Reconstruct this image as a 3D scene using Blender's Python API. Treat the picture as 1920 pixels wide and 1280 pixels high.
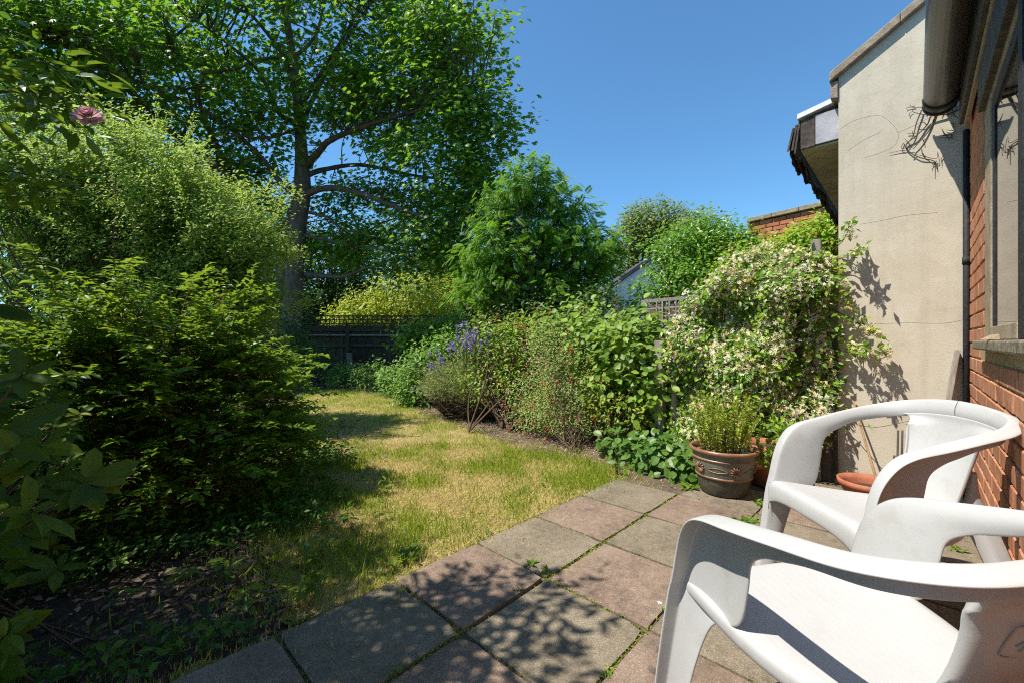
import bpy, bmesh, math, random
import numpy as np
from mathutils import Vector, Matrix

for o in list(bpy.data.objects):
    bpy.data.objects.remove(o)
SC = bpy.context.scene
COL = SC.collection
random.seed(7)
RNG = np.random.default_rng(7)

# ------------------------------------------------------------------ camera, sky, sun, exposure
F, H = 790.0, 1.1                      # focal length in pixels of the 1920 wide photo, eye height
cd = bpy.data.cameras.new('camera')
cd.sensor_width = 36.0
cd.lens = F / 1920 * 36
cd.clip_start = 0.02
cd.clip_end = 2000
cam = bpy.data.objects.new('camera', cd)
cam.location = (0, 0, H)
cam.rotation_euler = (math.radians(90), 0, 0)
COL.objects.link(cam)
SC.camera = cam

TH = 0.765                             # the house and patio stand at 45 degrees to the view
AX = np.array([math.sin(TH), math.cos(TH)])      # along the brick wall, away from the camera
BX = np.array([math.cos(TH), -math.sin(TH)])     # into the brick wall
SUN_TRAVEL = np.array([*(0.50 * AX + 0.30 * BX), -1.0])
SUN_TRAVEL /= np.linalg.norm(SUN_TRAVEL)

world = bpy.data.worlds.new('World')
SC.world = world
world.use_nodes = True
nt = world.node_tree
bg = nt.nodes['Background']
sky = nt.nodes.new('ShaderNodeTexSky')
sky.sky_type = 'NISHITA'
sky.sun_disc = False
sky.sun_elevation = math.asin(-SUN_TRAVEL[2])
sky.sun_rotation = math.atan2(-SUN_TRAVEL[0], -SUN_TRAVEL[1])
sky.altitude = 0
sky.air_density = 1.0
sky.dust_density = 0.0
sky.ozone_density = 10.0
tint = nt.nodes.new('ShaderNodeMixRGB'); tint.blend_type = 'MULTIPLY'; tint.inputs[0].default_value = 1.0
tint.inputs[2].default_value = (0.84, 1.04, 0.96, 1)            # one even white balance over the whole sky
nt.links.new(sky.outputs[0], tint.inputs[1]); nt.links.new(tint.outputs[0], bg.inputs[0])
bg.inputs[1].default_value = 0.118

sl = bpy.data.lights.new('sun', 'SUN')
sl.energy = 4.2
sl.angle = math.radians(0.53)
sl.color = (1.0, 0.95, 0.86)
so = bpy.data.objects.new('sun', sl)
so.rotation_euler = Vector(SUN_TRAVEL).to_track_quat('-Z', 'Y').to_euler()
so.location = (-6, -3, 12)
COL.objects.link(so)
SC.view_settings.view_transform = 'Standard'
SC.view_settings.look = 'None'
SC.view_settings.exposure = 0.88
SC.view_settings.gamma = 1.0
SC.view_settings.use_curve_mapping = False
try:
    SC.cycles.max_bounces = 8
    SC.cycles.transparent_max_bounces = 6
    SC.cycles.use_denoising = False
    SC.cycles.pixel_filter_type = 'BLACKMAN_HARRIS'; SC.cycles.filter_width = 1.1
    SC.cycles.sample_clamp_indirect = 4.0
except Exception:
    pass

# ------------------------------------------------------------------ helpers
def W(a, b, z=0.0):
    "house coordinates: a along the brick wall, b into it"
    p = a * AX + b * BX
    return np.array([p[0], p[1], z])
def P(x, y, Z):
    "the point seen at photo pixel (x, y) at depth Z"
    return np.array([(x - 960) / F * Z, Z, H + (640 - y) / F * Z])
def G(x, y, z=0.0):
    Z = F * (H - z) / (y - 640)
    return np.array([(x - 960) / F * Z, Z, z])
def on_a(x, y, a):
    d = np.array([(x - 960) / F, 1.0])
    Z = a / (d @ AX)
    return P(x, y, Z)

def props(o, label=None, cat=None, group=None, kind=None):
    if label: o['label'] = label
    if cat: o['category'] = cat
    if group: o['group'] = group
    if kind: o['kind'] = kind
    return o
def thing(name, label, cat, loc, group=None, rz=0.0):
    o = bpy.data.objects.new(name, None)
    o.empty_display_size = 0.1
    o.location = loc
    o.rotation_euler = (0, 0, rz)
    COL.objects.link(o)
    return props(o, label, cat, group)
def link(name, me, parent=None, kind=None):
    o = bpy.data.objects.new(name, me)
    COL.objects.link(o)
    if parent: o.parent = parent
    if kind: o['kind'] = kind
    return o
def origin(parent):
    v = Vector((0, 0, 0))
    p = parent
    while p:
        v = v + p.location
        p = p.parent
    return np.array(v)

def mesh(name, v, f, mats, parent=None, kind=None, smooth=False, local=False, mi=None):
    "v (N,3) world coordinates; f (M,k) array or list of faces; parents are unrotated unless local"
    v = np.asarray(v, float).reshape(-1, 3)
    if parent is not None and not local:
        v = v - origin(parent)
    me = bpy.data.meshes.new(name)
    if isinstance(f, np.ndarray):
        M_, k = f.shape
        me.vertices.add(len(v)); me.vertices.foreach_set('co', v.ravel().astype(np.float32))
        me.loops.add(M_ * k); me.loops.foreach_set('vertex_index', f.ravel().astype(np.int32))
        me.polygons.add(M_)
        me.polygons.foreach_set('loop_start', np.arange(0, M_ * k, k, dtype=np.int32))
        me.polygons.foreach_set('loop_total', np.full(M_, k, dtype=np.int32))
        me.update(calc_edges=True)
    else:
        me.from_pydata([tuple(p) for p in v], [], f)
        me.update()
    for m in (mats if isinstance(mats, (list, tuple)) else [mats]):
        me.materials.append(m)
    if mi is not None:
        me.polygons.foreach_set('material_index', np.asarray(mi, dtype=np.int32))
    if smooth:
        me.polygons.foreach_set('use_smooth', np.ones(len(me.polygons), dtype=bool))
    return link(name, me, parent, kind)

class MB:
    def __init__(s): s.v = []; s.f = []; s.n = 0
    def add(s, v, f):
        v = np.asarray(v, float).reshape(-1, 3)
        s.v.append(v); s.f += [tuple(i + s.n for i in q) for q in f]; s.n += len(v)
        return s
    def hexa(s, c8):
        return s.add(c8, [(0, 3, 2, 1), (4, 5, 6, 7), (0, 1, 5, 4), (1, 2, 6, 5), (2, 3, 7, 6), (3, 0, 4, 7)])
    def ab(s, a0, a1, b0, b1, z0, z1):
        return s.hexa([W(a, b, z) for z in (z0, z1) for a, b in ((a0, b0), (a0, b1), (a1, b1), (a1, b0))])
    def box(s, c, size, R=None):
        c = np.asarray(c, float); h = np.asarray(size, float) / 2
        R = np.eye(3) if R is None else R
        q = [(-1, -1), (1, -1), (1, 1), (-1, 1)]
        return s.hexa([c + R @ np.array([x * h[0], y * h[1], z * h[2]]) for z in (-1, 1) for x, y in q])
    def beam(s, p, q, w, t, up=(0, 0, 1)):
        p = np.asarray(p, float); q = np.asarray(q, float); d = q - p; L = np.linalg.norm(d); d /= L
        x = np.cross(d, up); x /= np.linalg.norm(x); y = np.cross(x, d)
        return s.box((p + q) / 2, (w, t, L), np.stack([x, y, d], 1))
    def tube(s, pts, r, sides=6, cap=True):
        pts = np.asarray(pts, float); n = len(pts)
        r = np.full(n, r) if np.isscalar(r) else np.asarray(r, float)
        t = np.gradient(pts, axis=0); t /= np.linalg.norm(t, axis=1)[:, None] + 1e-9
        u = np.array([0.31, 0.77, 0.2]); vs = []
        for i in range(n):
            x = np.cross(t[i], u); x /= np.linalg.norm(x) + 1e-9
            y = np.cross(t[i], x); u = np.cross(x, t[i]) if i == -1 else u
            a = np.arange(sides) * 2 * np.pi / sides
            vs.append(pts[i] + r[i] * (np.cos(a)[:, None] * x + np.sin(a)[:, None] * y))
        f = [(i * sides + k, i * sides + (k + 1) % sides, (i + 1) * sides + (k + 1) % sides, (i + 1) * sides + k)
             for i in range(n - 1) for k in range(sides)]
        if cap:
            f.append(tuple(range(sides))[::-1]); f.append(tuple((n - 1) * sides + k for k in range(sides)))
        return s.add(np.concatenate(vs), f)
    def lathe(s, c, prof, sides=40):
        c = np.asarray(c, float); a = np.arange(sides) * 2 * np.pi / sides
        vs = [c + np.stack([r * np.cos(a), r * np.sin(a), np.full(sides, z)], 1) for r, z in prof]
        f = [(i * sides + k, i * sides + (k + 1) % sides, (i + 1) * sides + (k + 1) % sides, (i + 1) * sides + k)
             for i in range(len(prof) - 1) for k in range(sides)]
        return s.add(np.concatenate(vs), f)
    def build(s, name, mats, parent=None, kind=None, smooth=False, bevel=0, local=False):
        o = mesh(name, np.concatenate(s.v), s.f, mats, parent, kind, smooth, local)
        if bevel:
            m = o.modifiers.new('bevel', 'BEVEL'); m.width = bevel; m.segments = 2; m.limit_method = 'ANGLE'
        return o

def crom(pts, n=8):
    "smooth curve through control points (any dimension)"
    p = np.asarray(pts, float); p = np.vstack([2 * p[0] - p[1], p, 2 * p[-1] - p[-2]]); out = []
    for i in range(1, len(p) - 2):
        for t in np.arange(n) / n:
            out.append(0.5 * (2 * p[i] + (p[i + 1] - p[i - 1]) * t + (2 * p[i - 1] - 5 * p[i] + 4 * p[i + 1] - p[i + 2]) * t * t
                              + (3 * p[i] - p[i - 1] - 3 * p[i + 1] + p[i + 2]) * t ** 3))
    out.append(p[-2]); return np.array(out)

# ------------------------------------------------------------------ materials
class NT:
    def __init__(s, name):
        s.m = bpy.data.materials.new(name); s.m.use_nodes = True
        s.t = s.m.node_tree; s.t.nodes.clear()
        s.out = s.n('OutputMaterial')
    def n(s, kind, **kw):
        x = s.t.nodes.new('ShaderNode' + kind)
        for k, v in kw.items(): setattr(x, k, v)
        return x
    def l(s, a, b): s.t.links.new(a, b)
    def noise(s, vec, scale, detail=4, rough=0.6):
        x = s.n('TexNoise'); x.inputs['Scale'].default_value = scale
        x.inputs['Detail'].default_value = detail; x.inputs['Roughness'].default_value = rough
        if vec is not None: s.l(vec, x.inputs['Vector'])
        return x
    def ramp(s, fac, stops):
        x = s.n('ValToRGB'); e = x.color_ramp.elements
        while len(e) < len(stops): e.new(0.5)
        for q, (p, c) in zip(e, stops): q.position = p; q.color = (*c, 1)
        s.l(fac, x.inputs['Fac']); return x
    def mix(s, fac, a, b, mode='MIX'):
        x = s.n('MixRGB', blend_type=mode)
        for sock, v in zip(x.inputs, (fac, a, b)):
            if hasattr(v, 'is_linked'): s.l(v, sock)
            elif isinstance(v, (int, float)): sock.default_value = v
            else: sock.default_value = (*v, 1)
        return x.outputs[0]
    def bsdf(s, col, rough=0.7, spec=0.5):
        x = s.n('BsdfPrincipled')
        if hasattr(col, 'is_linked'): s.l(col, x.inputs['Base Color'])
        else: x.inputs['Base Color'].default_value = (*col, 1)
        if hasattr(rough, 'is_linked'): s.l(rough, x.inputs['Roughness'])
        else: x.inputs['Roughness'].default_value = rough
        x.inputs['Specular IOR Level'].default_value = spec
        return x
    def bump(s, hgt, strength, dist, bs):
        x = s.n('Bump'); x.inputs['Strength'].default_value = strength; x.inputs['Distance'].default_value = dist
        s.l(hgt, x.inputs['Height']); s.l(x.outputs[0], bs.inputs['Normal']); return x
    def done(s, sh): s.l(sh.outputs[0], s.out.inputs[0]); return s.m

def mat_rough(name, stops, scale=6, rough=0.85, bump=0.3, fine=120, dist=0.01, spec=0.3, stretch=None, rnd=0.0, fine_amt=0.35):
    k = NT(name); tc = k.n('TexCoord'); vec = tc.outputs['Object']
    oi = k.n('ObjectInfo')
    mp = k.n('Mapping'); k.l(vec, mp.inputs['Vector'])
    if stretch: mp.inputs['Scale'].default_value = stretch
    ad = k.n('VectorMath', operation='SCALE'); k.l(oi.outputs['Random'], ad.inputs['Scale']); ad.inputs[0].default_value = (37, 17, 53)
    k.l(ad.outputs[0], mp.inputs['Location'])
    vec = mp.outputs[0]
    n1 = k.noise(vec, scale, 6); n2 = k.noise(vec, fine, 3)
    fac = k.mix(fine_amt, n1.outputs['Fac'], n2.outputs['Fac'])
    c = k.ramp(fac, stops).outputs[0]
    if rnd:
        hs = k.n('HueSaturation'); k.l(c, hs.inputs['Color'])
        mr = k.n('MapRange'); k.l(oi.outputs['Random'], mr.inputs[0]); mr.inputs[3].default_value = 1 - rnd; mr.inputs[4].default_value = 1 + rnd
        k.l(mr.outputs[0], hs.inputs['Value']); c = hs.outputs[0]
    b = k.bsdf(c, rough, spec); k.bump(fac, bump, dist, b)
    return k.done(b)

def fresh(q): return (q[0] * 1.2, q[1] * 1.26, q[2] * .8) if q[1] > q[0] > q[2] * 1.5 else q
def mat_leaf(name, cols, trans=None, tr=0.35, rough=0.45, spec=0.28):
    "leaf colour differs from leaf to leaf"
    cols = [fresh(q) for q in cols]
    k = NT(name); g = k.n('NewGeometry')
    n = len(cols)
    c = k.ramp(g.outputs['Random Per Island'], [((i + 0.5) / n, q) for i, q in enumerate(cols)]).outputs[0]
    b = k.bsdf(c, rough, spec)
    t = k.n('BsdfTranslucent')
    k.l(k.mix(0.75, c, trans or tuple(min(1, q * 1.9) for q in cols[len(cols) // 2])), t.inputs[0])
    m = k.n('MixShader'); m.inputs[0].default_value = tr
    k.l(b.outputs[0], m.inputs[1]); k.l(t.outputs[0], m.inputs[2])
    return k.done(m)
def mat_leaf_obj(name, cols, trans, tr=0.3, rough=0.4, spec=0.3):
    cols = [fresh(q) for q in cols]
    k = NT(name); oi = k.n('ObjectInfo'); n = len(cols)
    c0 = k.ramp(oi.outputs['Random'], [((i + 0.5) / n, q) for i, q in enumerate(cols)]).outputs[0]
    tc = k.n('TexCoord'); c = k.mix(k.noise(tc.outputs['Object'], 3, 3).outputs['Fac'], c0, k.mix(0.35, c0, (0.16, 0.2, 0.03)))
    b = k.bsdf(c, rough, spec); t = k.n('BsdfTranslucent')
    k.l(k.mix(0.75, c, trans), t.inputs[0]); m = k.n('MixShader'); m.inputs[0].default_value = tr
    k.l(b.outputs[0], m.inputs[1]); k.l(t.outputs[0], m.inputs[2]); return k.done(m)

def mat_slab(name, lo, mid, hi):
    k = NT(name); tc = k.n('TexCoord'); oi = k.n('ObjectInfo')
    ad = k.n('VectorMath', operation='SCALE'); ad.inputs[0].default_value = (31, 19, 7); k.l(oi.outputs['Random'], ad.inputs['Scale'])
    v = k.n('VectorMath', operation='ADD'); k.l(tc.outputs['Object'], v.inputs[0]); k.l(ad.outputs[0], v.inputs[1]); v = v.outputs[0]
    big = k.noise(v, 3.2, 5, 0.65); med = k.noise(v, 28, 5, 0.7); fin = k.noise(v, 210, 3, 0.8)
    c = k.ramp(k.mix(0.45, big.outputs['Fac'], med.outputs['Fac']), [(0.30, lo), (0.5, mid), (0.70, hi)]).outputs[0]
    vo = k.n('TexVoronoi'); vo.inputs['Scale'].default_value = 150; k.l(v, vo.inputs['Vector'])
    gr = k.ramp(vo.outputs['Distance'], [(0.0, (1, 1, 1)), (0.35, (0.55, 0.55, 0.55)), (0.6, (0.35, 0.34, 0.32))]).outputs[0]
    c = k.mix(0.55, c, gr, 'OVERLAY')
    c = k.mix(0.5, c, k.ramp(fin.outputs['Fac'], [(0.32, (0.12, 0.11, 0.10)), (0.55, (0.5, 0.5, 0.5)), (0.78, (0.95, 0.93, 0.88))]).outputs[0], 'OVERLAY')
    bl2 = k.ramp(k.noise(v, 1.7, 4, 0.6).outputs['Fac'], [(0.42, (0, 0, 0)), (0.66, (0.6, 0.6, 0.6))]).outputs[0]
    c = k.mix(bl2, c, k.mix(0.5, c, (0.21, 0.165, 0.115)))
    # pale lichen / bird lime spots and moss film
    v2 = k.n('TexVoronoi'); v2.inputs['Scale'].default_value = 9; k.l(v, v2.inputs['Vector']); v2.inputs['Randomness'].default_value = 1
    sp = k.ramp(k.mix(0.5, v2.outputs['Distance'], med.outputs['Fac']), [(0.17, (1, 1, 1)), (0.215, (0, 0, 0))]).outputs[0]
    c = k.mix(k.mix(1.0, sp, (0.6, 0.6, 0.6), 'MULTIPLY'), c, (0.42, 0.39, 0.34))
    st = k.ramp(k.noise(v, 6, 6, 0.75).outputs['Fac'], [(0.52, (0, 0, 0)), (0.72, (0.6, 0.6, 0.6))]).outputs[0]
    c = k.mix(st, c, k.mix(0.7, c, (0.055, 0.05, 0.035)))
    b = k.bsdf(c, 0.9, 0.25)
    k.bump(k.mix(0.5, med.outputs['Fac'], fin.outputs['Fac']), 0.55, 0.006, b)
    return k.done(b)

def mat_brick(name):
    k = NT(name); tc = k.n('TexCoord'); oi = k.n('ObjectInfo')
    ad = k.n('VectorMath', operation='SCALE'); ad.inputs[0].default_value = (31, 19, 47); k.l(oi.outputs['Random'], ad.inputs['Scale'])
    v = k.n('VectorMath', operation='ADD'); k.l(tc.outputs['Object'], v.inputs[0]); k.l(ad.outputs[0], v.inputs[1])
    mp = k.n('Mapping'); mp.inputs['Scale'].default_value = (1, 1, 0.22); k.l(v.outputs[0], mp.inputs[0])   # vertical drag marks
    base = k.ramp(oi.outputs['Random'], [(0.0, (0.30, 0.105, 0.055)), (0.35, (0.46, 0.165, 0.075)), (0.7, (0.54, 0.225, 0.11)), (1.0, (0.36, 0.18, 0.11))]).outputs[0]
    n = k.noise(mp.outputs[0], 38, 5, 0.7)
    c = k.mix(0.55, base, k.ramp(n.outputs['Fac'], [(0.3, (0.13, 0.075, 0.05)), (0.5, (0.47, 0.20, 0.105)), (0.66, (0.60, 0.41, 0.28))]).outputs[0])
    b = k.bsdf(c, 0.88, 0.25); k.bump(n.outputs['Fac'], 0.6, 0.008, b); return k.done(b)

def mat_render(name):
    k = NT(name); tc = k.n('TexCoord'); v = tc.outputs['Object']
    big = k.noise(v, 1.6, 6, 0.7); med = k.noise(v, 9, 6, 0.75); fin = k.noise(v, 170, 4, 0.75)
    c = k.ramp(k.mix(0.5, big.outputs['Fac'], med.outputs['Fac']), [(0.28, (0.42, 0.358, 0.262)), (0.45, (0.528, 0.468, 0.362)), (0.62, (0.58, 0.522, 0.412))]).outputs[0]
    mp = k.n('Mapping'); mp.inputs['Scale'].default_value = (9, 9, 0.7); k.l(v, mp.inputs[0])
    dr = k.ramp(k.noise(mp.outputs[0], 1.0, 5, 0.7).outputs['Fac'], [(0.5, (0, 0, 0)), (0.75, (0.22, 0.22, 0.22))]).outputs[0]
    c = k.mix(dr, c, (0.27, 0.235, 0.175))
    c = k.mix(0.20, c, k.ramp(fin.outputs['Fac'], [(0.3, (0.3, 0.3, 0.3)), (0.6, (0.6, 0.6, 0.6))]).outputs[0], 'OVERLAY')
    pt = k.ramp(k.noise(v, 2.6, 5, 0.65).outputs['Fac'], [(0.50, (0, 0, 0)), (0.60, (0.5, 0.5, 0.5))]).outputs[0]
    c = k.mix(pt, c, k.mix(0.5, c, (0.40, 0.345, 0.25)))
    b = k.bsdf(c, 0.92, 0.2); k.bump(k.mix(0.65, med.outputs['Fac'], fin.outputs['Fac']), 0.35, 0.009, b); return k.done(b)

def mat_plastic(name):
    k = NT(name); tc = k.n('TexCoord'); v = tc.outputs['Object']
    n = k.noise(v, 7, 6, 0.7); f = k.noise(v, 160, 3, 0.7)
    c = k.ramp(n.outputs['Fac'], [(0.3, (0.40, 0.39, 0.37)), (0.46, (0.442, 0.438, 0.428)), (0.7, (0.455, 0.452, 0.445))]).outputs[0]
    vo = k.n('TexVoronoi'); vo.inputs['Scale'].default_value = 34; k.l(v, vo.inputs['Vector'])
    sp = k.ramp(k.mix(0.3, vo.outputs['Distance'], n.outputs['Fac']), [(0.15, (0.7, 0.7, 0.7)), (0.19, (0, 0, 0))]).outputs[0]
    c = k.mix(sp, c, (0.42, 0.40, 0.36))
    b = k.bsdf(c, 0.42, 0.5); k.bump(f.outputs['Fac'], 0.12, 0.002, b); return k.done(b)
def mat_plastic_groove(name):
    k = NT(name); tc = k.n('TexCoord'); v = tc.outputs['Object']
    n = k.noise(v, 7, 6, 0.7)
    c = k.ramp(n.outputs['Fac'], [(0.3, (0.41, 0.40, 0.385)), (0.46, (0.438, 0.433, 0.422)), (0.7, (0.452, 0.448, 0.44))]).outputs[0]
    sx = k.n('SeparateXYZ'); k.l(v, sx.inputs[0])
    m = k.n('Math', operation='PINGPONG'); k.l(sx.outputs[0], m.inputs[0]); m.inputs[1].default_value = 0.0115
    g = k.n('Math', operation='LESS_THAN'); k.l(m.outputs[0], g.inputs[0]); g.inputs[1].default_value = 0.0009
    h = k.n('Math', operation='SUBTRACT'); h.inputs[0].default_value = 1; k.l(g.outputs[0], h.inputs[1])
    c = k.mix(k.mix(1.0, g.outputs[0], (0.45, 0.45, 0.45), 'MULTIPLY'), c, (0.42, 0.41, 0.39))
    b = k.bsdf(c, 0.5, 0.45); k.bump(h.outputs[0], 0.5, 0.001, b); return k.done(b)

def mat_plain(name, c, rough=0.5, spec=0.5, metal=0.0):
    k = NT(name); tc = k.n('TexCoord'); n = k.noise(tc.outputs['Object'], 18, 5, 0.7)
    cc = k.mix(n.outputs['Fac'], tuple(q * 0.7 for q in c), tuple(min(1, q * 1.25) for q in c))
    b = k.bsdf(cc, rough, spec); b.inputs['Metallic'].default_value = metal
    k.bump(n.outputs['Fac'], 0.15, 0.004, b); return k.done(b)

MT = {}
MT['slab_red'] = mat_slab('red_concrete', (0.110, 0.079, 0.059), (0.250, 0.178, 0.133), (0.350, 0.262, 0.200))
MT['slab_buff'] = mat_slab('buff_concrete', (0.100, 0.083, 0.058), (0.222, 0.182, 0.129), (0.315, 0.265, 0.192))
MT['sand'] = mat_rough('joint_sand', [(0.3, (0.045, 0.035, 0.022)), (0.7, (0.16, 0.12, 0.075))], 18, bump=0.7)
MT['soil'] = mat_rough('garden_soil', [(0.3, (0.032, 0.022, 0.014)), (0.55, (0.07, 0.05, 0.032)), (0.8, (0.16, 0.115, 0.075))], 9, bump=0.9, dist=0.03)
MT['thatch'] = mat_rough('lawn_thatch', [(0.3, (0.14, 0.13, 0.03)), (0.5, (0.33, 0.25, 0.09)), (0.7, (0.47, 0.35, 0.16))], 5, bump=0.9, fine=160, dist=0.02, fine_amt=0.5)
MT['mulch'] = mat_rough('bark_mulch', [(0.3, (0.06, 0.042, 0.03)), (0.5, (0.15, 0.10, 0.07)), (0.7, (0.26, 0.19, 0.13))], 30, bump=1, fine=140, dist=0.02)
MT['chip'] = mat_leaf('bark_chip', [(0.09, 0.06, 0.04), (0.2, 0.14, 0.09), (0.30, 0.22, 0.15), (0.38, 0.30, 0.22)], tr=0.0, rough=0.8, spec=0.2)
MT['brick'] = mat_brick('red_brick')
MT['mortar'] = mat_rough('sandy_mortar', [(0.3, (0.30, 0.22, 0.12)), (0.7, (0.50, 0.38, 0.22))], 30, bump=0.8, rnd=0)
MT['render'] = mat_render('cream_render')
MT['coping'] = mat_rough('lichened_concrete', [(0.3, (0.13, 0.10, 0.07)), (0.5, (0.26, 0.21, 0.15)), (0.7, (0.40, 0.34, 0.24))], 14, bump=0.9, fine=90)
MT['plastic'] = mat_plastic('white_plastic')
MT['seatplastic'] = mat_plastic_groove('white_grooved_plastic')
MT['gutter'] = mat_rough('weathered_black_plastic', [(0.3, (0.035, 0.032, 0.03)), (0.55, (0.075, 0.068, 0.06)), (0.75, (0.14, 0.125, 0.105))], 5, rough=0.36, bump=0.05, spec=0.6, fine=60, stretch=(1, 1, 1))
MT['blackpipe'] = mat_rough('black_paint', [(0.35, (0.012, 0.012, 0.013)), (0.6, (0.03, 0.03, 0.032)), (0.8, (0.12, 0.12, 0.12))], 40, rough=0.7, bump=0.3, spec=0.3)
MT['darkwood'] = mat_rough('dark_weathered_board', [(0.3, (0.022, 0.018, 0.014)), (0.5, (0.06, 0.05, 0.04)), (0.72, (0.17, 0.145, 0.115))], 7, rough=0.7, bump=0.4, stretch=(3, 3, 1))
MT['frame'] = mat_rough('flaking_tan_paint', [(0.3, (0.16, 0.12, 0.075)), (0.5, (0.33, 0.26, 0.17)), (0.7, (0.42, 0.35, 0.25))], 12, rough=0.7, bump=0.5)
MT['sill'] = mat_rough('flaking_sill_paint', [(0.3, (0.03, 0.03, 0.03)), (0.46, (0.20, 0.165, 0.115)), (0.6, (0.30, 0.25, 0.18)), (0.72, (0.6, 0.6, 0.58))], 26, rough=0.7, bump=0.8, fine=70)
MT['greywood'] = mat_rough('silvered_wood', [(0.3, (0.13, 0.105, 0.085)), (0.5, (0.26, 0.22, 0.185)), (0.7, (0.38, 0.335, 0.29))], 8, rough=0.85, bump=0.5, stretch=(6, 6, 0.7), rnd=0.15)
MT['brownwood'] = mat_rough('brown_stained_wood', [(0.3, (0.05, 0.034, 0.024)), (0.5, (0.115, 0.082, 0.06)), (0.7, (0.20, 0.15, 0.115))], 8, rough=0.85, bump=0.5, stretch=(6, 6, 0.7), rnd=0.2)
MT['fencewood'] = mat_rough('dark_fence_wood', [(0.3, (0.035, 0.03, 0.018)), (0.5, (0.075, 0.062, 0.038)), (0.7, (0.12, 0.10, 0.066))], 6, rough=0.85, bump=0.4, stretch=(6, 6, 0.7), rnd=0.3)
MT['bark'] = mat_rough('maple_bark', [(0.3, (0.05, 0.037, 0.028)), (0.5, (0.115, 0.09, 0.069)), (0.7, (0.20, 0.165, 0.132))], 5, bump=0.7, fine=50, dist=0.03, stretch=(2, 2, 0.7))
MT['twig'] = mat_rough('brown_twig', [(0.3, (0.055, 0.036, 0.022)), (0.7, (0.16, 0.105, 0.06))], 20, bump=0.3)
MT['redtwig'] = mat_rough('reddish_twig', [(0.3, (0.11, 0.04, 0.02)), (0.7, (0.24, 0.10, 0.05))], 20, bump=0.3)
MT['greenstem'] = mat_rough('green_stem', [(0.3, (0.06, 0.10, 0.02)), (0.7, (0.16, 0.2, 0.05))], 20, bump=0.2)
MT['terracotta'] = mat_rough('terracotta', [(0.3, (0.26, 0.085, 0.045)), (0.6, (0.42, 0.15, 0.08)), (0.8, (0.48, 0.24, 0.16))], 9, rough=0.8, bump=0.2)
MT['glaze'] = mat_rough('green_grey_glaze', [(0.3, (0.055, 0.06, 0.045)), (0.5, (0.125, 0.13, 0.10)), (0.72, (0.20, 0.20, 0.165))], 8, rough=0.3, bump=0.1, spec=0.6, fine=70)
MT['glazebase'] = mat_rough('rough_pot_base', [(0.3, (0.045, 0.042, 0.028)), (0.5, (0.09, 0.083, 0.058)), (0.72, (0.16, 0.145, 0.10))], 30, rough=0.75, bump=0.5, spec=0.3, fine=200)
MT['glazebrown'] = mat_rough('brown_glaze', [(0.3, (0.13, 0.06, 0.028)), (0.6, (0.29, 0.15, 0.075)), (0.8, (0.38, 0.23, 0.13))], 14, rough=0.35, bump=0.1, spec=0.6)
MT['cane'] = mat_rough('bamboo_cane', [(0.3, (0.20, 0.11, 0.05)), (0.7, (0.40, 0.25, 0.13))], 30, bump=0.2)
MT['flashing'] = mat_plain('white_flashing', (0.72, 0.73, 0.75), 0.35)
MT['greypaint'] = mat_rough('grey_patched_board', [(0.3, (0.27, 0.26, 0.28)), (0.6, (0.44, 0.43, 0.46)), (0.8, (0.56, 0.55, 0.57))], 8, bump=0.3)
MT['soffit'] = mat_rough('mouldy_soffit', [(0.3, (0.22, 0.20, 0.12)), (0.5, (0.38, 0.35, 0.22)), (0.7, (0.50, 0.46, 0.33))], 5, bump=0.3, stretch=(2, 2, 1))
MT['rotten'] = mat_rough('rotten_timber', [(0.3, (0.02, 0.016, 0.013)), (0.5, (0.065, 0.05, 0.04)), (0.7, (0.17, 0.14, 0.115))], 16, bump=0.9)
MT['whitewall'] = mat_rough('white_painted_wall', [(0.3, (0.62, 0.62, 0.64)), (0.7, (0.78, 0.78, 0.80))], 3, bump=0.2)
MT['slate'] = mat_rough('dark_slate', [(0.3, (0.03, 0.03, 0.035)), (0.7, (0.09, 0.09, 0.10))], 5, bump=0.3)
MT['straw'] = mat_leaf('dry_grass_blade', [(0.38, 0.29, 0.09), (0.56, 0.40, 0.17), (0.66, 0.50, 0.26), (0.47, 0.40, 0.11)], tr=0.3, rough=0.75, spec=0.2)
MT['grass'] = mat_leaf('green_grass_blade', [(0.11, 0.165, 0.018), (0.18, 0.235, 0.026), (0.28, 0.315, 0.05), (0.145, 0.20, 0.024)], tr=0.4, rough=0.5, spec=0.3)
MT['moss'] = mat_leaf('moss', [(0.10, 0.13, 0.015), (0.17, 0.19, 0.03), (0.22, 0.24, 0.05)], tr=0.2, rough=0.8, spec=0.1)
MT['litter'] = mat_leaf('leaf_litter', [(0.06, 0.04, 0.024), (0.12, 0.08, 0.05), (0.2, 0.14, 0.09), (0.09, 0.05, 0.03), (0.36, 0.26, 0.17)], tr=0.1, rough=0.75, spec=0.2)
MT['pink'] = mat_leaf_obj('pink_petal', [(0.80, 0.44, 0.52), (0.86, 0.58, 0.64), (0.88, 0.68, 0.72)], (0.85, 0.4, 0.5), 0.3, 0.6, 0.2)
MT['cream'] = mat_leaf_obj('cream_petal', [(0.72, 0.655, 0.40), (0.78, 0.735, 0.53), (0.72, 0.61, 0.30), (0.80, 0.77, 0.62)], (0.8, 0.66, 0.4), 0.25, 0.6, 0.2)
MT['red'] = mat_leaf('red_petal', [(0.50, 0.02, 0.03), (0.62, 0.035, 0.05), (0.45, 0.015, 0.05)], (0.7, 0.05, 0.06), 0.25, 0.6, 0.2)
MT['violet'] = mat_leaf('lavender_flower', [(0.20, 0.14, 0.46), (0.30, 0.23, 0.58), (0.38, 0.31, 0.64)], (0.4, 0.3, 0.65), 0.2, 0.7, 0.2)
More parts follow.
